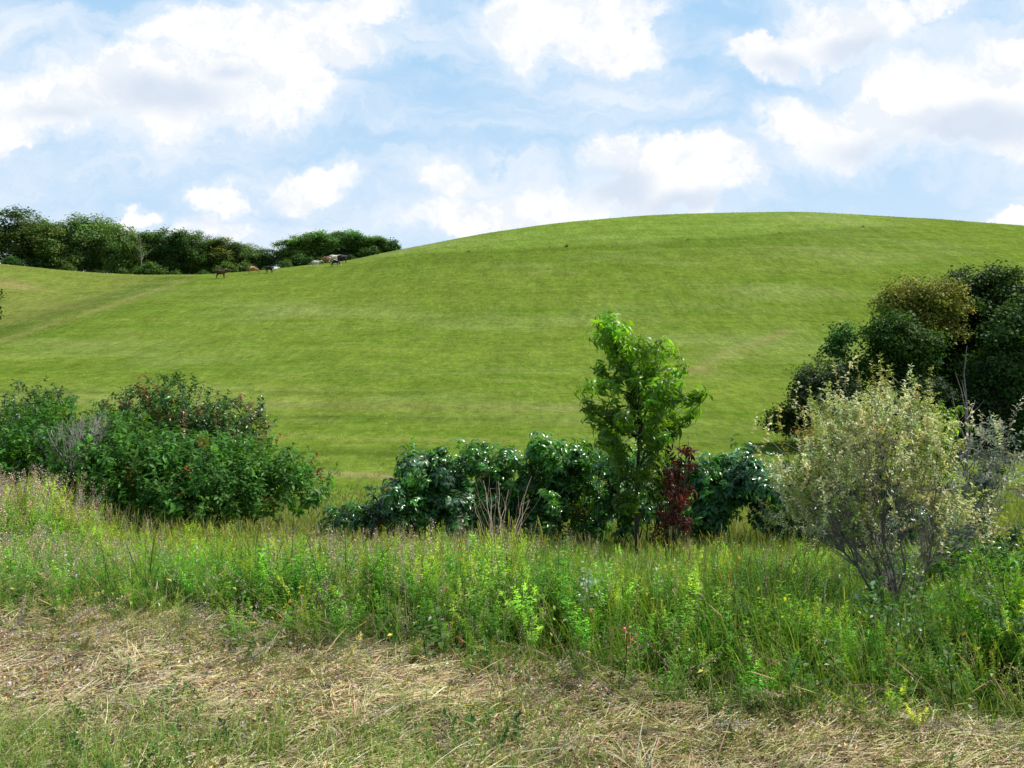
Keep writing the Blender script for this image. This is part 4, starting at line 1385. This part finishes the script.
# ------------------------------------------------------------------ cows
def cow_mesh(name, grazing=False):
    J = {}
    vs, es, rs = [], [], []

    def v(p, r, par=None):
        vs.append(p); rs.append(r if isinstance(r, tuple) else (r, r))
        if par is not None: es.append((par, len(vs) - 1))
        return len(vs) - 1
    mid_ = v((0, 0, 1.08), (.36, .42))
    hip = v((-.5, 0, 1.14), (.33, .37), mid_); rump = v((-.85, 0, 1.2), (.22, .24), hip)
    t1 = v((-1.02, 0, 1.2), .05, rump); t2 = v((-1.1, 0, .85), .035, t1); t3 = v((-1.1, 0, .5), .055, t2)
    ch = v((.5, 0, 1.1), (.33, .4), mid_)
    if grazing:
        n1 = v((.85, 0, .98), .2, ch); n2 = v((1.1, 0, .68), .15, n1); p0 = v((1.22, 0, .45), .14, n2); mz = v((1.32, 0, .15), .085, p0)
    else:
        n1 = v((.82, 0, 1.3), .2, ch); n2 = v((1.0, 0, 1.45), .15, n1); p0 = v((1.15, 0, 1.5), .14, n2); mz = v((1.45, 0, 1.32), .085, p0)
    e = vs[p0]
    for s in (-1, 1):
        v((e[0] - .04, s * .24, e[2] + .03), (.035, .06), p0)
        a = v((-.6, s * .2, .85), .17, hip); b = v((-.52, s * .21, .68), .12, a); c = v((-.76, s * .21, .48), .07, b); d = v((-.7, s * .21, .15), .048, c); v((-.66, s * .21, .03), .06, d)
        a = v((.5, s * .18, .78), .13, ch); b = v((.52, s * .19, .45), .065, a); c = v((.52, s * .19, .15), .046, b); v((.55, s * .19, .03), .06, c)
    me = bpy.data.meshes.new(name); me.from_pydata(vs, es, []); me.update()
    o = bpy.data.objects.new(name, me); COL.objects.link(o)
    sk = o.modifiers.new('Skin', 'SKIN'); sk.use_smooth_shade = True
    if not me.skin_vertices:
        me.attributes  # layer is created by the modifier
        bpy.context.view_layer.objects.active = o
        bpy.ops.mesh.customdata_skin_add()
    for i, r in enumerate(rs):
        me.skin_vertices[0].data[i].radius = r
    me.skin_vertices[0].data[0].use_root = True
    o.modifiers.new('Sub', 'SUBSURF').levels = 1
    o.modifiers['Sub'].render_levels = 1
    return o


def hide_mat(name, c1, c2, amount):
    m, nt, N, L = new_mat(name)
    out = N.new('ShaderNodeOutputMaterial'); p = N.new('ShaderNodeBsdfPrincipled'); p.inputs['Roughness'].default_value = .7
    tc = N.new('ShaderNodeTexCoord'); n = N.new('ShaderNodeTexNoise'); n.inputs['Scale'].default_value = 1.6
    L.new(tc.outputs['Object'], n.inputs['Vector'])
    r = N.new('ShaderNodeMapRange'); r.inputs[1].default_value = amount - .02; r.inputs[2].default_value = amount + .02
    L.new(n.outputs[0], r.inputs[0])
    x = N.new('ShaderNodeMix'); x.data_type = 'RGBA'; L.new(r.outputs[0], x.inputs[0])
    x.inputs[6].default_value = (*c1, 1); x.inputs[7].default_value = (*c2, 1)
    L.new(x.outputs[2], p.inputs['Base Color']); L.new(p.outputs[0], out.inputs[0])
    return m


hides = {'brown': hide_mat('brown_hide', (.09, .03, .018), (.06, .02, .012), .5), 'tan': hide_mat('tan_hide', (.42, .17, .08), (.6, .42, .25), .55),
         'black': hide_mat('black_hide', (.012, .011, .012), (.02, .02, .02), .5), 'white': hide_mat('white_hide', (.62, .55, .45), (.7, .66, .6), .5),
         'red': hide_mat('red_white_hide', (.38, .14, .05), (.7, .6, .48), .52), 'pied': hide_mat('pied_hide', (.015, .015, .016), (.7, .66, .6), .55)}
protos_c = [cow_mesh('cow', False), cow_mesh('cow', True)]
used_c = [False, False]
herd = [(221, 278.0, 0, 'brown', 0.1, 1.25, 'dark brown cow standing alone furthest left on the slope, head to the right'),
        (253, 273.6, 1, 'tan', .2, 1.15, 'tan and cream cow grazing, second from the left'),
        (269, 272.6, 0, 'black', 2.9, 1.0, 'black cow standing alone between the tan cow and the herd'),
        (316, 267.0, 0, 'white', .15, 1.05, 'small white cow at the left side of the herd'),
        (326, 263.6, 1, 'red', 3.0, 1.2, 'reddish brown cow with white back in the middle of the herd'),
        (334, 262.2, 0, 'white', .3, 1.25, 'cream white cow at the back of the herd'),
        (335, 266.2, 1, 'pied', -.3, 1.15, 'black and white cow at the front of the herd'),
        (343, 263.0, 0, 'black', .35, 1.35, 'large black cow at the right end of the herd')]
for px, py, g, hd, rz, sc, lab in herd:
    o = protos_c[g] if not used_c[g] else protos_c[g].copy()
    if used_c[g]: COL.objects.link(o)
    used_c[g] = True
    if not o.data.materials: o.data.materials.append(hides['brown'])
    o.material_slots[0].link = 'OBJECT'; o.material_slots[0].material = hides[hd]
    gx, gy = ground_at(px, py + .5, 120, 230)
    o.location = (gx, gy, float(H(gx, gy))); o.rotation_euler = (0, 0, rz); o.scale = (sc,) * 3
    tag(o, lab, 'cow', 'cows grazing below the far trees')


# ------------------------------------------------------------------ world
SUN_EL, SUN_AZ = math.radians(52), math.radians(72)      # azimuth from +Y towards +X
w = bpy.data.worlds.new('World'); scene.world = w; w.use_nodes = True
nt = w.node_tree; N, L = nt.nodes, nt.links; N.clear()


def vm(op, a, b=None, c=None):
    n = N.new('ShaderNodeVectorMath'); n.operation = op
    for k, s in enumerate((a, b, c)):
        if s is None: continue
        if isinstance(s, tuple): n.inputs[k].default_value = s
        elif isinstance(s, (int, float)): n.inputs['Scale'].default_value = s
        else: L.new(s, n.inputs[k])
    return n.outputs['Value'] if op in ('LENGTH', 'DOT_PRODUCT') else n.outputs[0]


def mt(op, a, b=None, c=None, clamp=False):
    n = N.new('ShaderNodeMath'); n.operation = op; n.use_clamp = clamp
    for k, s in enumerate((a, b, c)):
        if s is None: continue
        if isinstance(s, (int, float)): n.inputs[k].default_value = s
        else: L.new(s, n.inputs[k])
    return n.outputs[0]


def mr(a, lo, hi, o0=0., o1=1., smooth=True):
    n = N.new('ShaderNodeMapRange'); n.interpolation_type = 'SMOOTHSTEP' if smooth else 'LINEAR'
    for k, s in enumerate((a, lo, hi, o0, o1)):
        if isinstance(s, (int, float)): n.inputs[k].default_value = s
        else: L.new(s, n.inputs[k])
    return n.outputs[0]


def nz(vec, scale, detail=8, rough=.55, out=0):
    n = N.new('ShaderNodeTexNoise'); n.inputs['Scale'].default_value = scale; n.inputs['Detail'].default_value = detail; n.inputs['Roughness'].default_value = rough
    L.new(vec, n.inputs['Vector']); return n.outputs[out]


def cmix(f, a, b):
    n = N.new('ShaderNodeMix'); n.data_type = 'RGBA'
    if isinstance(f, (int, float)): n.inputs[0].default_value = f
    else: L.new(f, n.inputs[0])
    for k, s in ((6, a), (7, b)):
        if isinstance(s, tuple): n.inputs[k].default_value = (*s, 1)
        else: L.new(s, n.inputs[k])
    return n.outputs[2]


tc = N.new('ShaderNodeTexCoord')
sx = N.new('ShaderNodeSeparateXYZ'); L.new(tc.outputs['Generated'], sx.inputs[0])
yy = mt('MAXIMUM', mt('ABSOLUTE', sx.outputs[1]), .12)
cb = N.new('ShaderNodeCombineXYZ')
L.new(mt('DIVIDE', sx.outputs[0], yy), cb.inputs[0]); L.new(mt('DIVIDE', sx.outputs[2], yy), cb.inputs[1])
Pv = cb.outputs[0]
warp = vm('SCALE', vm('SUBTRACT', nz(Pv, 5.5, 7, .55, 1), (.5, .5, .5)), .13)
warp2 = vm('SCALE', vm('SUBTRACT', nz(Pv, 20, 6, .62, 1), (.5, .5, .5)), .06)
Pw = vm('ADD', vm('ADD', Pv, warp), warp2)


def ab(px, py):
    d = at(px, py, 1.0)
    return float(d[0]), float(d[2] - EYE)


def blobs(vec, lst):
    cur = None
    for cx, cy, rx, ry, wt in lst:
        a, b = ab(cx, cy)
        ln = vm('LENGTH', vm('MULTIPLY', vm('SUBTRACT', vec, (a, b, 0)), (F / rx, F / ry, 0)))
        val = mt('MULTIPLY', mt('SUBTRACT', 1, ln), wt)
        cur = val if cur is None else mt('SMOOTH_MAX', cur, val, .15)
    return cur


clouds = [(60, 105, 110, 34, 1), (160, 95, 120, 48, 1), (255, 95, 85, 42, 1), (235, 40, 80, 40, 1), (300, 45, 78, 42, 1), (340, 8, 70, 18, .8),
          (540, 25, 55, 45, .9), (590, 38, 70, 36, .9), (590, 5, 80, 20, .9), (760, 48, 68, 26, 1), (850, 28, 88, 42, 1), (940, 4, 32, 16, .8),
          (1000, 75, 60, 42, 1), (930, 110, 120, 50, 1), (830, 130, 85, 42, .85), (1030, 120, 70, 60, 1), (640, 165, 62, 32, 1), (700, 178, 66, 36, 1), (640, 195, 70, 22, .9),
          (6, 137, 30, 22, 1), (215, 200, 48, 24, 1), (140, 217, 28, 13, 1), (320, 186, 52, 20, .7), (445, 186, 50, 20, .7), (470, 215, 90, 28, .8), (560, 210, 60, 28, .6), (220, 232, 60, 14, .7), (1012, 216, 34, 12, .9),
          (-150, 60, 130, 80, 1), (1250, 60, 130, 80, 1), (300, -250, 280, 120, .8), (850, -330, 260, 140, .8), (1600, -100, 300, 160, 1), (-700, -100, 300, 160, 1)]
dens = blobs(Pw, clouds)
n1 = nz(Pw, 11, 10, .64)
n2 = nz(vm('ADD', Pw, (.015, .026, 0)), 11, 10, .64)
D = mt('ADD', dens, mt('MULTIPLY', mt('SUBTRACT', n1, .5), 1.3))
alpha = mr(D, .06, .36)
soft = mr(D, -.35, .25)
greys = [(170, 100, 90, 26, 1), (230, 78, 40, 14, .7), (60, 115, 60, 14, .7), (860, 48, 44, 24, 1), (780, 60, 60, 16, .6), (975, 132, 85, 30, 1.1), (880, 150, 80, 22, .8), (620, 190, 50, 26, 1.1), (690, 202, 60, 14, 1), (200, 222, 40, 8, .5)]
gd = mt('ADD', blobs(vm('ADD', Pv, vm('SCALE', warp, .6)), greys), mt('MULTIPLY', mt('SUBTRACT', n1, .5), .6))
gshade = mr(gd, -.1, .75)
emb = mr(mt('SUBTRACT', n2, n1), -.03, .10)
cl = cmix(mt('MULTIPLY', emb, .65), (1.01, 1.02, 1.03), (.80, .87, .96))
cl = cmix(mt('MULTIPLY', gshade, .85), cl, (.68, .77, .91))

sky = N.new('ShaderNodeTexSky'); sky.sky_type = 'NISHITA'; sky.sun_disc = False
sky.sun_elevation = SUN_EL; sky.sun_rotation = SUN_AZ; sky.air_density = 1.0; sky.dust_density = 1.5; sky.ozone_density = 1.2
skyc = vm('SCALE', sky.outputs[0], .105)
# thin high veil, whiter towards the horizon
st = nz(vm('MULTIPLY', Pw, (2.2, 9.0, 0)), 1.3, 9, .6)
el = mt('DIVIDE', sx.outputs[2], 1.0)
veil = mt('ADD', mt('MULTIPLY', mr(st, .38, .70), .85), mr(el, .34, .02, .02, .42))
blue = cmix(.88, skyc, (.43, .71, 1.0))
base_c = cmix(mt('MINIMUM', veil, .93), blue, (.88, .94, 1.02))
base_c = cmix(mt('MULTIPLY', soft, .38), base_c, (.92, .96, 1.03))
front = cmix(alpha, base_c, cl)
# clear sky overhead and behind
fr = mt('MULTIPLY', mr(sx.outputs[1], .05, .45), mr(sx.outputs[2], .75, .45))
rest = cmix(mt('MULTIPLY', alpha, .35), vm('SCALE', sky.outputs[0], .12), (.85, .88, .92))
final = cmix(fr, rest, front)
bg = N.new('ShaderNodeBackground'); L.new(final, bg.inputs[0]); bg.inputs[1].default_value = 1.0
wo = N.new('ShaderNodeOutputWorld'); L.new(bg.outputs[0], wo.inputs[0])

sun = bpy.data.lights.new('sun', 'SUN'); sun.energy = 4.8; sun.angle = math.radians(.53); sun.color = (1, .955, .87)
so = bpy.data.objects.new('sun', sun); COL.objects.link(so)
d = (math.cos(SUN_EL) * math.sin(SUN_AZ), math.cos(SUN_EL) * math.cos(SUN_AZ), math.sin(SUN_EL))
import mathutils
so.rotation_euler = mathutils.Vector(d).to_track_quat('Z', 'Y').to_euler()
so.location = (20, 5, 30)

# ------------------------------------------------------------------ camera
cam = bpy.data.cameras.new('camera'); cam.sensor_width = 36; cam.lens = 36 * F / 1024; cam.clip_start = .05; cam.clip_end = 20000
co = bpy.data.objects.new('camera', cam); COL.objects.link(co)
co.location = (0, 0, EYE); co.rotation_euler = (math.pi / 2 - PITCH, 0, 0)
scene.camera = co
scene.view_settings.view_transform = 'Standard'; scene.view_settings.look = 'None'; scene.view_settings.exposure = 0
scene.render.engine = 'CYCLES'
scene.cycles.max_bounces = 5; scene.cycles.transmission_bounces = 3; scene.cycles.diffuse_bounces = 3; scene.cycles.glossy_bounces = 2
w.cycles.sampling_method = 'MANUAL'; w.cycles.sample_map_resolution = 512
scene.render.resolution_x = 1024; scene.render.resolution_y = 768
